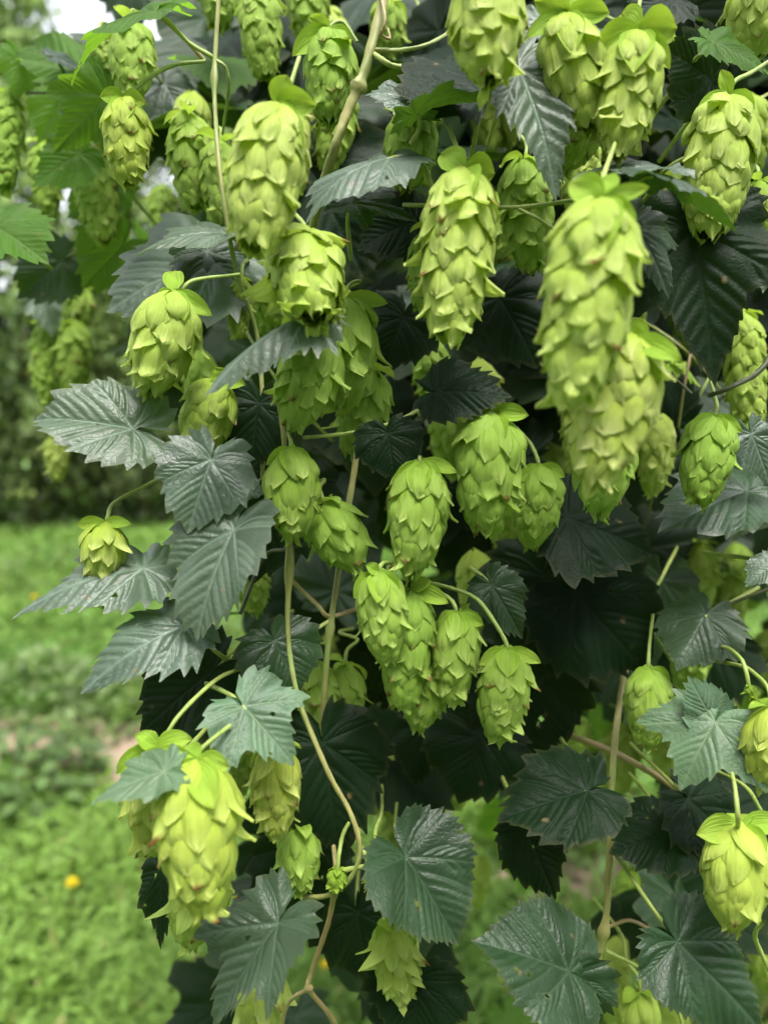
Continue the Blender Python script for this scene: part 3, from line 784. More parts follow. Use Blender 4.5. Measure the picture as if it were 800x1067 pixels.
cone((742,434),(732,526),58,.40,'cone hanging from a dark twig at the right','cone_g', stalk=[(746,424,.0),(744,412,.004),(740,398,.01)], loose=.6, collar=[(30,16,16),(-26,16,20),(4,26,22,-.01)])
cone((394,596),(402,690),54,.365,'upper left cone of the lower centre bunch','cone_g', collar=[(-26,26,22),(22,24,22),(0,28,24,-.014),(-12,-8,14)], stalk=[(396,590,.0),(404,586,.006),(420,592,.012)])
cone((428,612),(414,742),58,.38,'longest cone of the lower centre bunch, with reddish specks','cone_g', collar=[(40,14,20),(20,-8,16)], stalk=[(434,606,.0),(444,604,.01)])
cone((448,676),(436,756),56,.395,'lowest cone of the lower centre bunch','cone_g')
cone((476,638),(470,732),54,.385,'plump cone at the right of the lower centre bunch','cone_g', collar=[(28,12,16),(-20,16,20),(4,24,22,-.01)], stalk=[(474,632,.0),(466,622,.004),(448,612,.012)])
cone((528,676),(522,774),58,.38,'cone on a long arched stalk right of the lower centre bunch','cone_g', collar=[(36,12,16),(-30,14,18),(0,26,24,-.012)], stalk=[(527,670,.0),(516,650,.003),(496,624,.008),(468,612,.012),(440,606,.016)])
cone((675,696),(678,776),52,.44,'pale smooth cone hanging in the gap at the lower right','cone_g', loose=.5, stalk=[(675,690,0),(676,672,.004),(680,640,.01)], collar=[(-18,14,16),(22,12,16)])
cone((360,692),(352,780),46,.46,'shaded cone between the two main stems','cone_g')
cone((207,790),(205,950),92,.325,'big plump cone at the lower left with a spread collar','cone_y', dt=-.01, collar=[(-62,-10,24,.004),(34,6,26,.0),(-30,36,34),(16,44,34,-.02),(-12,-18,24,.004)], stalk=[(207,784,.002),(222,770,.008),(240,756,.018)], bend=(.05,.02))
cone((166,776),(166,888),72,.345,'ragged cone pressed behind the left side of the big lower left one','cone_y', dt=.004, collar=[(-22,-14,22),(-46,28,26),(34,-10,26)], stalk=[(172,768,.002),(190,742,.008),(226,708,.03),(252,696,.045)], loose=1.6)
cone((288,778),(286,872),54,.375,'slim light cone with brown specks below the pale leaf','cone_y')
cone((312,860),(308,924),48,.40,'small cone directly below the slim light one','cone_g')
cone((212,906),(206,984),64,.385,'cone with brown tips under the big lower left one','cone', loose=1.3)
cone((410,962),(412,1042),52,.40,'small young cone hanging at the bottom centre under tiny buds','cone', dt=.0, collar=[(-16,-4,16),(24,18,26),(-18,20,24),(4,-20,18)], stalk=[(409,950,.0),(404,920,.002),(396,896,.004)], loose=1.5)
cone((768,858),(770,962),74,.36,'bright cone at the lower right edge with a straight pale stalk','cone_y', dt=-.004, collar=[(-46,8,30,0,.1),(46,-6,24,0,.1),(-2,-16,26,.008),(24,30,28,-.012)], stalk=[(768,850,-.012),(765,820,-.006),(762,806,.002)])
cone((802,738),(800,822),56,.37,'cone cut by the right edge beside the pale leaf','cone_y')
cone((111,544),(106,606),50,.385,'young cone showing above the long silvery left leaf','cone', collar=[(-30,3,15,.0,.1),(28,2,15,.0,.1)], stalk=[(113,538,0),(120,524,.006),(150,507,.018),(186,488,.03)], loose=1.8)
cone((116,594),(106,628),40,.45,'short cone bottom peeking out under the long silvery left leaf','cone_g', stalk=[(120,590,.002),(150,596,.008),(205,606,.02)])
cone((196,668),(192,708),42,.43,'small shaded cone behind the pointed left leaf','cone_g')
cone((220,672),(228,704),36,.45,'tiny cone right of the one behind the pointed left leaf','cone_g')
cone((772,326),(778,462),44,.47,'long blurred cone near the right edge behind the dark hanging leaf','cone', loose=.6)
cone((130,104),(135,192),50,.40,'pale cone hanging from an arched twig in the upper left','cone_y', collar=[(-24,-2,18),(22,4,18),(0,22,24,-.012)], stalk=[(136,100,0),(152,84,.002),(182,68,.006),(214,64,.01)], loose=.8)
cone((136,24),(142,106),50,.47,'shaded cone under the top left leaf','cone_g', loose=.6)
cone((106,36),(114,80),30,.50,'narrow cone to the left of the shaded one under the top left leaf','cone_g')
cone((196,120),(203,224),46,.47,'shaded cone left of the long thin stem','cone_g', loose=.7)
cone((230,148),(230,238),46,.46,'shaded cone behind the long thin stem','cone_g', loose=.7)
cone((10,96),(8,210),34,.55,'blurred long cone at the upper left edge','cone_g', loose=.6)
cone((98,162),(104,256),46,.55,'dark blurred cone below the pale upper left one','cone_g', loose=.6)
cone((270,-14),(272,84),46,.50,'dark long cone at the top edge left of the big eared one','cone_g', loose=.6)
cone((322,-26),(322,50),44,.55,'dark blurred cone at the top edge left of the diagonal stem','cone_g')
cone((226,-40),(228,30),44,.53,'dark cone cut by the top edge near the thin stem','cone_g')
cone((50,338),(48,420),34,.72,'left cone of the blurred pair in the left background','cone_g')
cone((76,336),(78,416),38,.72,'right cone of the blurred pair in the left background','cone_g')
cone((82,298),(84,346),34,.74,'blurred cone just above the pair in the left background','cone_g')
cone((60,452),(62,500),28,.74,'small blurred cone under the tip of the silvery leaf','cone')
cone((275,1004),(268,1085),60,.44,'blurred cone at the bottom edge behind the big lower left leaf','cone')
cone((666,1034),(668,1090),46,.46,'blurred cone cut by the bottom edge right of the centre','cone', loose=.7)
cone((732,566),(728,640),34,.62,'blurred pale cone in the bright gap right of the dark leaves','cone')
cone((662,598),(672,672),50,.60,'blurred cone left of the grey notched leaf','cone_g')
cone((760,600),(756,660),36,.66,'blurred cone in the gap near the right edge','cone')
cone((405,4),(402,56),40,.52,'shaded cone behind the top of the diagonal stem','cone_g')
cone((446,352),(450,424),40,.50,'dark cone behind the small glossy leaf at the centre','cone_g')
cone((396,776),(400,850),44,.56,'blurred cone in the green gap below the centre bunch','cone')
cone((420,836),(414,906),42,.60,'blurred cone behind the glossy curved leaf','cone')
cone((258,560),(262,640),42,.50,'shaded cone in the shadow behind the big silvery leaf','cone_g')
cone((250,760),(246,830),40,.48,'shaded cone behind the pale notched leaf','cone_g')
cone((700,380),(696,450),46,.52,'shaded cone below the dark hanging leaf','cone_g')
cone((650,760),(640,830),40,.70,'blurred cone low in the gap between the thick stems','cone')
cone((596,740),(600,790),36,.72,'blurred cone left of the thick stem in the lower gap','cone')

cone((399,906),(402,928),15,.378,'tiny bud on the twig left of the glossy curved leaf','collar', loose=2, ncol=2)
cone((384,912),(387,932),13,.38,'tiny bud beside the node of the yellowish hooked stem','collar', loose=2, ncol=2)
cone((416,930),(414,958),22,.378,'small ragged bud right above the young bottom cone','collar', loose=2.2, ncol=3)
cone((352,906),(350,928),22,.38,'tuft of pale young scales at the fork of the hooked stem','collar', loose=2.2, ncol=3)
cone((780,714),(782,728),13,.385,'tiny bud above the cone cut by the right edge','collar', loose=2, ncol=2)
# ================================================================== hero leaves
leaf((162,12),(76,90),.40,'bright','bright backlit leaf arching over the top left corner', dt=.02, n=(.5,.9,-.2), shape='heart', width=.8, curl=.9, pet=[(176,22,.006),(196,44,.012),(222,60,.016)])
leaf((88,74),(14,52),.52,'bright','blurred backlit leaf at the left edge near the top', dt=.03, n=(.7,.6,0), shape='heart', width=.62)
leaf((22,60),(16,104),.54,'bright','small backlit leaf hanging at the upper left edge', n=(1,.1,.2), shape='heart', width=.9)
leaf((58,60),(98,84),.50,'green','green leaf lying behind the top left cone', dt=.02, n=(.5,.9,.2), width=.9)
leaf((112,100),(56,160),.50,'bright','bright toothed leaf left of the pale upper left cone', dt=.01, n=(.9,.4,.3), shape='lobed', width=.85)
leaf((84,160),(34,196),.52,'bright','yellow-green backlit leaf above the dark blurred cone', n=(.8,.5,0), shape='heart', width=.9)
leaf((-6,236),(52,276),.46,'bright','broad bright leaf cut by the left edge', dt=-.01, n=(.9,.5,.1), shape='broad', width=.85)
leaf((66,272),(18,312),.60,'green','dim blurred leaf below the broad bright one', n=(1,.3,.1), shape='broad', width=.8)
leaf((128,256),(86,300),.58,'bright','blurred green leaf above the background pair of cones', n=(1,.3,.1), shape='broad', width=1.0)
leaf((40,308),(56,352),.70,'sky_sheen','pale blurred leaf beside the background pair', n=(.6,.9,0), width=.8)
leaf((238,244),(142,268),.415,'sky_sheen','grey leaf seen edge-on left of the big eared cone', dt=-.015, n=(.42,1,-.1), shape='heart', width=.9, curl=.7)
leaf((222,272),(112,326),.44,'sky_sheen','broad grey leaf behind the plump left cone', dt=-.01, n=(.75,.8,-.1), shape='broad', width=1.05)
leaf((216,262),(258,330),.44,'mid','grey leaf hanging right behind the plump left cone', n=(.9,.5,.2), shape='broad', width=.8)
leaf((139,447),(34,440),.385,'sky_sheen','half folded silvery leaf pointing left with a bright green rim', dt=.0, n=(.95,.75,-.12), shape='broad', width=.74, fold=.38, curl=.5, side=.5, pet=[(146,456,.004),(166,470,.012),(190,482,.03)], teeth=18)
leaf((318,330),(214,414),.345,'sky_sheen','long folded silvery leaf right of the plump left cone', dt=-.01, n=(.5,.9,-.45), shape='narrow', width=1.0, fold=-.35, curl=.7, side=.4, pet=[(330,338,.006),(345,352,.02)], teeth=20)
leaf((220,479),(196,556),.375,'sky_sheen','grey leaf hanging under the tilted cone, veins fanning from its top', dt=-.004, n=(1,.42,-.1), shape='broad', width=.92, fold=.2, curl=.5)
leaf((244,552),(206,668),.37,'sky_sheen','largest silvery leaf, hanging at the left with its lobes spread', dt=-.006, n=(1,.5,-.6), shape='broad', width=.70, curl=.6, fold=.32, teeth=22)
leaf((262,515),(212,560),.39,'sky_sheen','narrow folded leaf pressed on the top of the largest silvery leaf', n=(.6,.6,-.7), shape='narrow', width=.8, curl=.4, fold=.3)
leaf((150,592),(10,648),.385,'sky_sheen','long silvery leaf with a thin drooping tip at the far left', dt=-.01, n=(.62,.95,-.1), shape='narrow', width=.92, curl=.75, fold=-.1, pet=[(160,597,.004),(180,602,.01),(210,606,.03)], teeth=19)
leaf((192,652),(84,724),.375,'sky_sheen','pointed silvery leaf on the left, tip bent down', dt=-.01, n=(.8,.7,-.2), shape='narrow', width=1.0, curl=.7, fold=-.06, pet=[(204,660,.004),(222,676,.012),(240,690,.03)], teeth=20)
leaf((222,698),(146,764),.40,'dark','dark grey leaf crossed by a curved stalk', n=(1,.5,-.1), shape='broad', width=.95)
leaf((254,736),(306,798),.352,'pale','pale notched leaf above the slim light cone', dt=-.004, n=(1,.6,-.05), shape='lobed', width=1.1, curl=.5, fold=.2, pet=[(246,728,.004),(236,722,.02),(215,712,.04)], teeth=19)
leaf((286,668),(312,724),.39,'green','small green leaf above the pale notched leaf', n=(1,.5,.1), shape='broad', width=1.2)
leaf((336,774),(352,888),.405,'dark','large dark ribbed leaf beside the curved hanging stem', n=(1,.35,.1), shape='broad', width=.85, teeth=20)
leaf((422,893),(477,986),.372,'green','glossy deep green leaf with crisp ribs, lower centre', dt=-.008, n=(1,.35,.55), shape='broad', width=.95, curl=.45, fold=.5, pet=[(412,893,.003),(390,900,.006),(352,908,.012)], teeth=24)
leaf((290,962),(222,1072),.362,'mid','big lower left leaf hanging over the bottom edge, pale ribs', dt=-.01, n=(1,.42,-.55), shape='lobed', width=.78, curl=.5, fold=.42, teeth=22)
leaf((592,1012),(490,980),.38,'green','large leaf at the bottom pointing left, fine ribs', dt=-.004, n=(1,.7,-.1), shape='broad', width=.92, curl=.45, fold=.2, teeth=24)
leaf((596,1016),(612,1084),.385,'green','lower half of the bottom ribbed leaf, cut by the edge', n=(1,.35,-.1), shape='heart', width=1.1, teeth=18)
leaf((705,981),(792,1074),.372,'green','large dark ribbed leaf in the lower right corner', dt=-.004, n=(1,.45,.1), shape='heart', width=.9, curl=.45, fold=.15, teeth=26)
leaf((612,824),(518,856),.405,'dark','large dark ribbed leaf left of the thick pale stem', dt=-.006, n=(.9,.8,-.1), shape='broad', width=.85, curl=.5, teeth=20)
leaf((700,866),(634,890),.43,'dark','small dark leaf between the thick stem and the lower right cone', n=(.8,.8,0), shape='broad', width=1.0)
leaf((716,832),(766,884),.43,'dark','dark leaf behind the stalk of the lower right cone', n=(.9,.6,.2), shape='broad', width=1.0)
leaf((735,640),(704,700),.43,'mid','grey heart shaped leaf on a dark twig at the right', dt=-.008, n=(1,.45,-.15), shape='broad', width=1.0, fold=-.12, pet=[(742,637,.002),(760,628,.004),(790,612,.01)])
leaf((744,752),(708,824),.385,'pale','pale notched leaf at the right, tip pointing down left', dt=-.004, n=(1,.6,0), shape='lobed', width=1.3, curl=.5, fold=.1, teeth=20)
leaf((742,752),(716,704),.39,'pale','upturned lobe leaf above the pale notched right leaf', n=(1,.7,0), shape='heart', width=1.0)
leaf((548,866),(578,938),.42,'dark','dark pointed leaf hanging by the soil patch', n=(1,.1,.2), shape='heart', width=.85)
leaf((778,512),(684,556),.43,'mid','silvery leaf below the cone on the dark twig', dt=-.01, n=(.6,.9,-.1), shape='broad', width=.85, curl=.5)
leaf((722,238),(744,404),.375,'dark','long dark leaf hanging sharp and glossy at the right', dt=.0, n=(1,.35,.15), shape='lobed', width=.88, curl=.4, fold=.05, teeth=24)
leaf((540,72),(579,212),.355,'sky_sheen','blue-grey leaf hanging left of the eared top cone', dt=-.004, n=(1,.3,.3), shape='narrow', width=.85, curl=.5, fold=.2, teeth=22)
leaf((500,96),(452,64),.38,'dark','dark blue leaf lying flat below the big top edge cone', dt=.03, n=(.5,.9,0), shape='broad', width=1.1)
leaf((432,120),(536,98),.365,'green','leaf seen from below as a thin green blade, upper middle', dt=-.004, n=(-.12,1,.0), shape='narrow', width=.8, curl=.5, pet=[(436,135,.004),(428,150,.01)])
leaf((432,104),(380,100),.385,'sky_sheen','little blue-grey leaf left of the thin green blade', n=(.6,.8,-.1), shape='broad', width=1.0)
leaf((406,164),(318,236),.37,'sky_sheen','grey-green pointed leaf crossing right of the big eared cone', dt=-.01, n=(.55,.85,-.35), shape='heart', width=.85, curl=.7, fold=-.1, teeth=20, pet=[(418,164,.002),(440,172,.004),(452,200,.006)])
leaf((366,212),(436,232),.385,'green','narrow green leaf below the grey pointed one', dt=-.006, n=(.6,.9,.1), shape='lobed', width=.9)
leaf((432,230),(372,262),.42,'dark','dark glossy leaf left of the tall two-eared cone', n=(.9,.6,0), shape='broad', width=1.0)
leaf((690,176),(596,188),.345,'sky_sheen','flat grey leaf lying above the largest cone', dt=.0, n=(.42,1,0), shape='heart', width=.9, curl=.5)
leaf((678,180),(768,246),.335,'green','curling leaf with its long bright tip right of the largest cone', dt=-.008, n=(.15,1,.35), shape='narrow', width=.95, curl=.9, fold=-.2, teeth=20)
leaf((660,232),(696,312),.36,'mid','jagged grey leaf right beside the largest cone', n=(.8,.6,.5), shape='lobed', width=.8)
leaf((742,84),(688,50),.41,'dark','dark smooth leaf in front of the upper right corner cones', dt=-.01, n=(1,.5,-.1), shape='broad', width=1.1)
leaf((742,44),(800,78),.385,'bright','bright green leaf in the upper right corner', dt=.0, n=(.6,.7,.3), shape='heart', width=.95)
leaf((456,408),(534,414),.375,'dark','glossy dark green leaf above the well formed centre cone', dt=-.008, n=(.9,.65,.1), shape='heart', width=.95, curl=.4, teeth=20)
leaf((404,452),(412,502),.372,'dark','small dark toothed leaf over the twig at the centre', n=(1,.3,-.1), shape='broad', width=1.15, teeth=16)
leaf((512,610),(544,666),.42,'green','mid green leaf right of the lower centre bunch', n=(1,.2,.2), shape='heart', width=.85)
leaf((172,804),(92,842),.315,'pale','pale leaf lying across the big lower left cone', dt=.0, n=(.6,.95,-.15), shape='narrow', width=.95, curl=.5, teeth=15)
leaf((170,900),(168,990),.41,'dark','dark leaf hanging under the ragged lower left cone', n=(.9,.2,-.5), shape='heart', width=.5)
leaf((436,1022),(430,1092),.40,'dark','dark leaf cut by the bottom edge at the centre', n=(1,.35,0), shape='broad', width=1.15)
leaf((372,950),(384,1026),.47,'dark','dark blurred leaf behind the young bottom cone', n=(1,.3,.1), shape='broad', width=1.0)
leaf((310,880),(336,960),.45,'dark','dark leaf behind the forking brown stem', n=(1,.3,0), shape='broad', width=1.0)
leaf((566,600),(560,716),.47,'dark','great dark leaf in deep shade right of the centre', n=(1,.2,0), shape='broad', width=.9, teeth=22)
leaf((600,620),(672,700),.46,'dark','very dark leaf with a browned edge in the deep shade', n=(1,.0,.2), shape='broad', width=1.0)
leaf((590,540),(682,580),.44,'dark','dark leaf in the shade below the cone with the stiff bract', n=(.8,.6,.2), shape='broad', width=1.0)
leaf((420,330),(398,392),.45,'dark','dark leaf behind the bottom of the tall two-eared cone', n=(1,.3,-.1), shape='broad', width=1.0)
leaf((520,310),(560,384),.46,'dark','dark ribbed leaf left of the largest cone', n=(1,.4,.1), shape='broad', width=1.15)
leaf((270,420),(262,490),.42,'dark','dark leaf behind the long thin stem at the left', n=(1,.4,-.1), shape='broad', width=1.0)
leaf((290,500),(262,610),.44,'dark','dark leaf behind the stem right of the largest silvery leaf', n=(1,.4,0), shape='broad', width=.9)
leaf((806,588),(776,612),.39,'sky_sheen','grey leaf bit at the right edge above the twig', n=(.8,.7,0), width=1.0)
leaf((782,452),(802,508),.41,'sky_sheen','grey narrow leaf at the right edge beside the twig cone', n=(.9,.5,.2), shape='heart', width=.7)
leaf((800,262),(794,306),.40,'sky_sheen','small grey leaf at the right edge below the long leaning cone', n=(.9,.5,.2), width=.9)
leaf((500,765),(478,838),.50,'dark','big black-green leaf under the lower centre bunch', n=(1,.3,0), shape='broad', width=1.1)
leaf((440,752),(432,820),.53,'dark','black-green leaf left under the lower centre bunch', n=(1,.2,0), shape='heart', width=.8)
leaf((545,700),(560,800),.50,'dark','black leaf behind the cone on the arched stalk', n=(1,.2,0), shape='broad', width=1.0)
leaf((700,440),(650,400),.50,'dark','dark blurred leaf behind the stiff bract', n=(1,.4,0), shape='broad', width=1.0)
leaf((320,170),(380,290),.50,'dark','deep green leaf behind the big eared cone', n=(1,.3,0), shape='broad', width=.9)
leaf((700,0),(650,20),.45,'dark','dark leaf bit at the top edge right of the collared cone', n=(.8,.7,0), shape='broad')
leaf((560,20),(540,60),.45,'sky_sheen','grey toothed leaf bit between the two top edge cones', n=(.8,.7,0), shape='lobed')
leaf((630,40),(620,80),.46,'sky_sheen','grey leaf bit between the eared and the collared top cones', n=(.8,.7,0), shape='lobed')

leaf((118,190),(70,228),.56,'bright','small bright blurred leaf beside the dark blurred cone', n=(.9,.4,.1), shape='heart', width=.9)
leaf((60,108),(40,150),.60,'bright','bright blurred leaf hanging between the upper left sprays', n=(1,.2,.1), shape='broad', width=.8)
leaf((172,88),(196,128),.55,'green','green blurred leaf right of the pale upper left cone', n=(1,.2,.1), shape='broad', width=.8)
cone((46,150),(50,228),34,.66,'blurred cone between the left edge and the dark blurred cone','cone_g', loose=.6)
# ================================================================== stems
bine([(229,-20,.41),(224,70,.41),(225,130,.405),(232,200,.40),(246,280,.41),(268,350,.43),(274,420,.43),(274,500,.43)], .0012,.0012,'bine','long thin tan stem running down the upper left side', nodes=(.17,))
bine([(404,-20,.40),(384,60,.395),(362,118,.395),(345,165,.40),(325,240,.44)], .0026,.0024,'bine','thick pale diagonal stem at the top centre', nodes=(.37,))
bine([(396,-10,.395),(401,20,.39),(398,36,.392),(406,40,.394),(404,30,.40)], .0010,.0006,'bine_b','reddish tendril curled round the pale diagonal stem')
bine([(390,52,.395),(420,52,.40),(455,42,.41),(500,10,.43)], .0011,.0009,'bine','short side twig leaving the diagonal stem to the right')
bine([(388,56,.395),(408,68,.392),(430,72,.40),(450,84,.42)], .0014,.0011,'stalk','green side shoot below the short right twig of the diagonal stem')
bine([(372,470,.42),(358,560,.415),(346,640,.41),(338,720,.412),(334,790,.42)], .0017,.0015,'bine','straight middle stem running down behind the centre bunch', nodes=(.55,))
bine([(290,410,.40),(296,460,.398),(292,490,.40),(302,570,.39),(300,660,.392),(312,730,.385),(340,800,.382),(366,850,.38),(375,886,.38),(364,916,.382),(338,934,.39),(300,930,.41),(280,915,.43)], .0014,.0012,'bine','curved yellowish stem that hooks back at the lower centre', nodes=(.27,))
bine([(346,870,.41),(350,915,.388),(342,960,.39),(326,1010,.40),(322,1030,.40),(345,1060,.41),(360,1090,.42)], .0014,.0013,'bine_b','brown stem at the bottom crossing the yellowish hook', nodes=(.22,.66))
bine([(322,1030,.402),(300,1046,.41),(290,1090,.42)], .0011,.0010,'bine_b','brown side stem going down to the bottom edge')
bine([(664,600,.62),(654,680,.52),(641,760,.47),(636,850,.455),(634,910,.45),(630,960,.448),(620,1015,.45),(604,1090,.46)], .0020,.0019,'bine','thick pale upright stem at the lower right', nodes=(.74,))
bine([(560,756,.52),(620,776,.50),(670,800,.49),(705,822,.49)], .0024,.0020,'bine_b','slanting thick stem behind the upright lower right one')
bine([(316,456,.395),(352,453,.388),(390,446,.385),(420,436,.385),(444,422,.40)], .0010,.0010,'stalk','thin horizontal green twig at the left of the centre')
bine([(825,300,.40),(812,350,.395),(792,385,.39),(762,403,.39),(738,412,.40)], .0016,.0012,'bine_d','dark arched twig at the right edge')
bine([(806,612,.42),(770,625,.43),(740,638,.435)], .0010,.0009,'bine_d','thin dark twig carrying the grey heart shaped leaf')
bine([(300,600,.41),(330,630,.408),(346,642,.41),(385,628,.42),(402,615,.43)], .0012,.0012,'bine_b','reddish cross twig at the fork of the middle stem')
bine([(345,646,.41),(322,660,.405),(308,668,.41)], .0011,.0010,'stalk','short pale twig leaving the fork to the left')
bine([(250,640,.40),(276,580,.41),(300,572,.395),(340,560,.40)], .0010,.0010,'bine_d','thin dark twig behind the largest silvery leaf')
bine([(420,214,.42),(452,214,.41),(500,216,.41),(545,216,.40),(600,208,.39)], .0012,.0011,'stalk','horizontal green twig between the tall eared cone and the largest cone')
bine([(540,218,.40),(560,228,.395),(580,240,.395),(600,240,.40)], .0009,.0008,'stalk','short forked twig left of the largest cone')
bine([(214,64,.44),(192,40,.435),(170,20,.43),(150,10,.42)], .0013,.0011,'bine_b','brownish twig carrying the top left leaf')
bine([(224,62,.41),(236,72,.412),(238,96,.42),(232,140,.45)], .0009,.0008,'stalk','curved little stalk right of the long thin stem')
bine([(28,97,.54),(60,97,.52),(95,99,.50)], .0009,.0008,'bine_d','thin twig of the blurred upper left leaves')
bine([(720,410,.45),(690,385,.45),(660,372,.46)], .0008,.0007,'bine_d','thread-thin twig right of the stiff bract')
bine([(795,850,.39),(776,820,.42),(740,800,.45)], .0011,.001,'stalk','green twig behind the stalk of the lower right cone')
bine([(700,690,.46),(672,640,.47),(690,600,.50),(705,570,.55)], .0011,.0011,'stalk','thin green twig above the pale smooth cone')
bine([(630,990,.45),(668,1010,.45),(700,1040,.44),(715,1085,.44)], .0010,.0009,'stalk','green side twig from the node of the thick upright stem')
bine([(634,965,.448),(660,960,.45),(700,985,.46)], .0011,.0010,'bine_b','brown side twig leaving the upright stem to the right')
bine([(795,960,.40),(786,975,.41),(800,1010,.42)], .0012,.0012,'stalk','green stalk bit at the right edge under the lower right cone')

# ================================================================== foliage of the shaded interior
def filler_leaf_protos():
    out = []
    for i, (sh, w) in enumerate((('broad', 1.0), ('heart', .95), ('lobed', 1.0), ('broad', 1.1), ('narrow', 1.1), ('heart', 1.0))):
        for mt in ('dark', 'green', 'bright', 'sky_sheen'):
            out.append((mt, leaf_mesh('leaf_blade', 1.0, M[mt], shape=sh, width=w, curl=.3 + .12 * i, fold=.05 + .03 * (i % 3), side=.25, nr=12, nt=90, teeth=15, seed=900 + i)))
    return out
FLP = filler_leaf_protos()
def pick(mt): return rng.choice([m for k, m in FLP if k == mt])
ZONES = [  # x0,x1,y0,y1,d0,d1,count,mats,label
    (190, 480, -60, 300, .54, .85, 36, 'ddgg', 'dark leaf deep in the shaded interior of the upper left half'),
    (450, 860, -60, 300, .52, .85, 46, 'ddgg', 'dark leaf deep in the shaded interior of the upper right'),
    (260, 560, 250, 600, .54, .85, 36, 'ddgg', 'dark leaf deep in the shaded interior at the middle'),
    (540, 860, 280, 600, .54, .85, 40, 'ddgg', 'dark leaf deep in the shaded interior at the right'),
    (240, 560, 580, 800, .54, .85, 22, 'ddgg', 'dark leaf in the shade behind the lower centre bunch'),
    (540, 860, 560, 800, .56, .95, 9, 'dgg', 'leaf in the half shade behind the lower right gap'),
    (640, 860, 780, 960, .52, .80, 12, 'ddg', 'leaf in the shade behind the lower right cone and leaves'),
    (240, 420, 780, 1090, .50, .75, 7, 'ddg', 'leaf in the shade behind the brown lower stems'),
    (400, 600, 800, 1080, .9, 1.4, 8, 'bbg', 'blurred pale green leaf low behind the glossy curved leaf'),
    (600, 820, 560, 860, .75, 1.3, 14, 'bbg', 'blurred pale green leaf in the lower right gaps'),
    (120, 260, -60, 110, .55, .95, 6, 'bbg', 'backlit leaf high in the upper left sprays'),
    (120, 220, 240, 330, .60, 1.0, 4, 'bbg', 'backlit leaf among the blurred upper left cones'),
]
MK = {'d': 'dark', 'g': 'green', 'b': 'bright', 's': 'sky_sheen'}
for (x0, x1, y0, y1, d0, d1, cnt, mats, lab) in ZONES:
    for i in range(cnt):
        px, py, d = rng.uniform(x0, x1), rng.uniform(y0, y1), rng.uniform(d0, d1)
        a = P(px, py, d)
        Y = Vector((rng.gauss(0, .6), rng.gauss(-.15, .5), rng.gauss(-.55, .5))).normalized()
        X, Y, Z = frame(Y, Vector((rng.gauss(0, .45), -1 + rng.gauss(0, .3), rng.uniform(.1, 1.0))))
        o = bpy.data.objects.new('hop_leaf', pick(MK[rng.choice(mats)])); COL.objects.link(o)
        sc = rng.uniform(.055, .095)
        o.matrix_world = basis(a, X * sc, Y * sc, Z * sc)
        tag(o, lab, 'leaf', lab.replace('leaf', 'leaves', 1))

FCP = [cone_mesh('cone_scales', .048 + .006 * (i % 3), .027, M['cone_g' if i % 2 else 'cone'], 700 + i, nu=6, nv=7, loose=.8) for i in range(5)]
CZ = [(200, 820, -60, 420, .47, .68, 44, 'shaded cone deep among the dark upper leaves'),
      (180, 340, 620, 960, .44, .56, 9, 'shaded cone behind the lower left leaves and stems'),
      (380, 560, 760, 1000, .50, .8, 7, 'shaded cone hanging low behind the lower centre leaves'),
      (300, 820, 420, 760, .50, .75, 24, 'shaded cone deep behind the middle leaves'),
      (560, 840, 560, 860, .65, 1.1, 18, 'blurred pale cone in the lower right gaps'),
      (360, 560, 800, 1080, .7, 1.1, 6, 'blurred pale cone low behind the glossy curved leaf'),
      (600, 840, 880, 1080, .6, .9, 8, 'blurred pale cone low behind the lower right leaves'),
      (90, 200, 20, 230, .6, 1.0, 9, 'blurred cone among the backlit upper left sprays')]
for (x0, x1, y0, y1, d0, d1, cnt, lab) in CZ:
    for i in range(cnt):
        a = P(rng.uniform(x0, x1), rng.uniform(y0, y1), rng.uniform(d0, d1))
        o = bpy.data.objects.new('hop_cone', rng.choice(FCP)); COL.objects.link(o); o.location = a
        o.rotation_euler = (rng.gauss(0, .15), rng.gauss(0, .15), rng.uniform(0, 6.28))
        tag(o, lab, 'hop cone', lab.replace('cone', 'cones', 1))

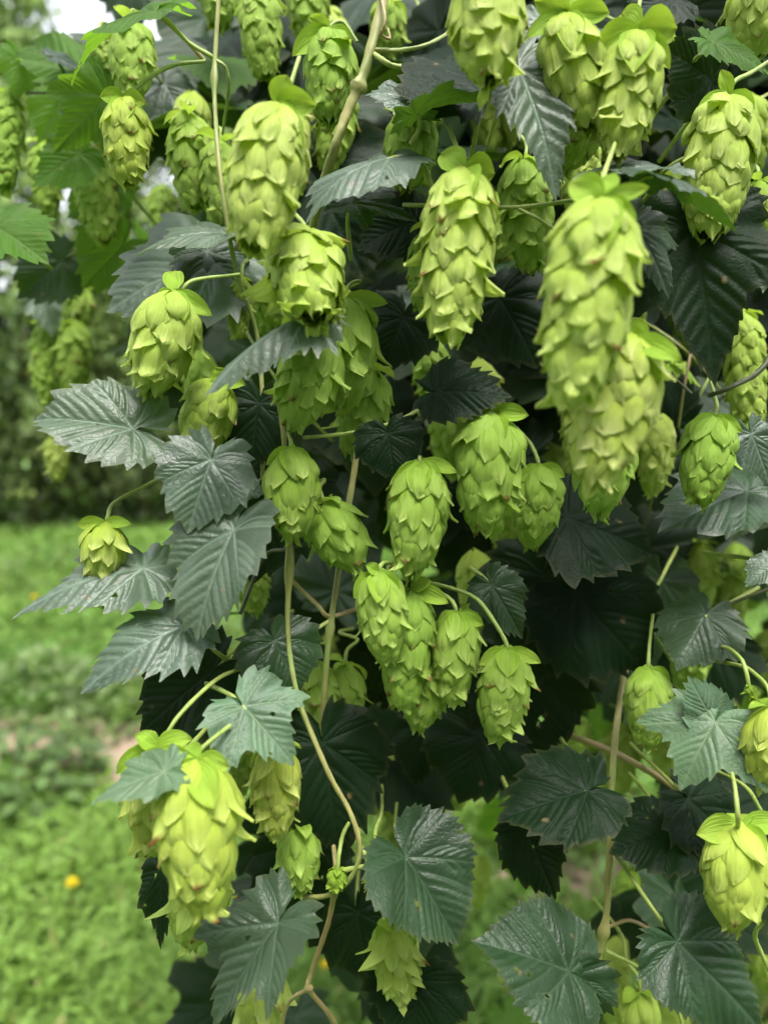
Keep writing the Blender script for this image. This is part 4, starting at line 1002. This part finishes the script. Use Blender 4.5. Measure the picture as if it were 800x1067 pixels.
# the thick mass of leaves at the back of this row, which nobody could count
def back_mass():
    n = 7000
    px = nrng.uniform(170, 1500, n); py = nrng.uniform(-260, 640, n); d = nrng.uniform(.85, 1.2, n)
    # thins out to the left and towards the ground
    lim = 230 + 60 * np.sin(py / 70.0) + nrng.normal(0, 25, n)
    keep = (px > lim) & ((py < 540) | (nrng.random(n) < .03))
    px, py, d = px[keep], py[keep], d[keep]; n = len(px)
    base = np.array([P(a, b, c) for a, b, c in zip(px, py, d)])
    dr = unit(np.stack([nrng.normal(0, .6, n), nrng.normal(0, .5, n), nrng.normal(-.5, .5, n)], 1))
    nr_ = unit(np.stack([nrng.normal(0, .5, n), -1 + nrng.normal(0, .4, n), nrng.uniform(0, 1, n)], 1)); nr_ = unit(nr_ - dr * (nr_ * dr).sum(1, keepdims=True))
    ln = nrng.uniform(.06, .11, n); k = nrng.random((n, 1))
    V, F, T = leaflets(base, dr, nr_, ln, ln * .85, np.array([.009, .024, .008]) * (.5 + k))  # shade of the plant's interior put into this dark tint
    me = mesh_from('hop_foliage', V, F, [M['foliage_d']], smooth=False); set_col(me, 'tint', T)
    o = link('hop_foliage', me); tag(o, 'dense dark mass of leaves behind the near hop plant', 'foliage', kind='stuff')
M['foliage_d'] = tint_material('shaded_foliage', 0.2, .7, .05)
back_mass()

# unseen hop row across the alley, added to block frontal sky light
def blocker_row():
    n = 16000
    x = nrng.uniform(-7, 8, n); z = nrng.random(n) ** .9 * 4.7; y = -2.3 + nrng.normal(0, .32, n)
    base = np.stack([x, y, z], 1)
    dr = unit(np.stack([nrng.normal(0, .6, n), nrng.normal(0, .5, n), nrng.normal(-.5, .5, n)], 1))
    nr_ = unit(np.stack([nrng.normal(0, .5, n), 1 + nrng.normal(0, .4, n), nrng.uniform(0, 1, n)], 1)); nr_ = unit(nr_ - dr * (nr_ * dr).sum(1, keepdims=True))
    ln = nrng.uniform(.10, .19, n); k = nrng.random((n, 1))
    V, F, T = leaflets(base, dr, nr_, ln, ln * .85, np.array([.03, .06, .025]) * (.5 + k))
    me = mesh_from('hop_foliage', V, F, [M['foliage_d']], smooth=False); set_col(me, 'tint', T)
    tag(link('hop_foliage', me), 'unseen mass of leaves added behind the viewer to block frontal light', 'foliage', kind='stuff')
blocker_row()

# thin stalks crossing the shade
for i in range(16):
    x, y, d = rng.uniform(300, 800), rng.uniform(-20, 560), rng.uniform(.47, .58)
    an = rng.uniform(0, 6.28); L_ = rng.uniform(120, 230); bx = rng.uniform(-22, 22)
    q = [(x + math.cos(an) * L_ * t - math.sin(an) * bx * 4 * t * (1 - t), y + math.sin(an) * L_ * t + math.cos(an) * bx * 4 * t * (1 - t), d + .25 * abs(t - .45) ** 2) for t in (0, .33, .66, 1)]
    o = bine(q, .0009, .0008, rng.choice(['stalk', 'bine', 'bine_b']), 'thin twig crossing the shade between leaves and cones'); o['group'] = 'thin twigs in the shade'
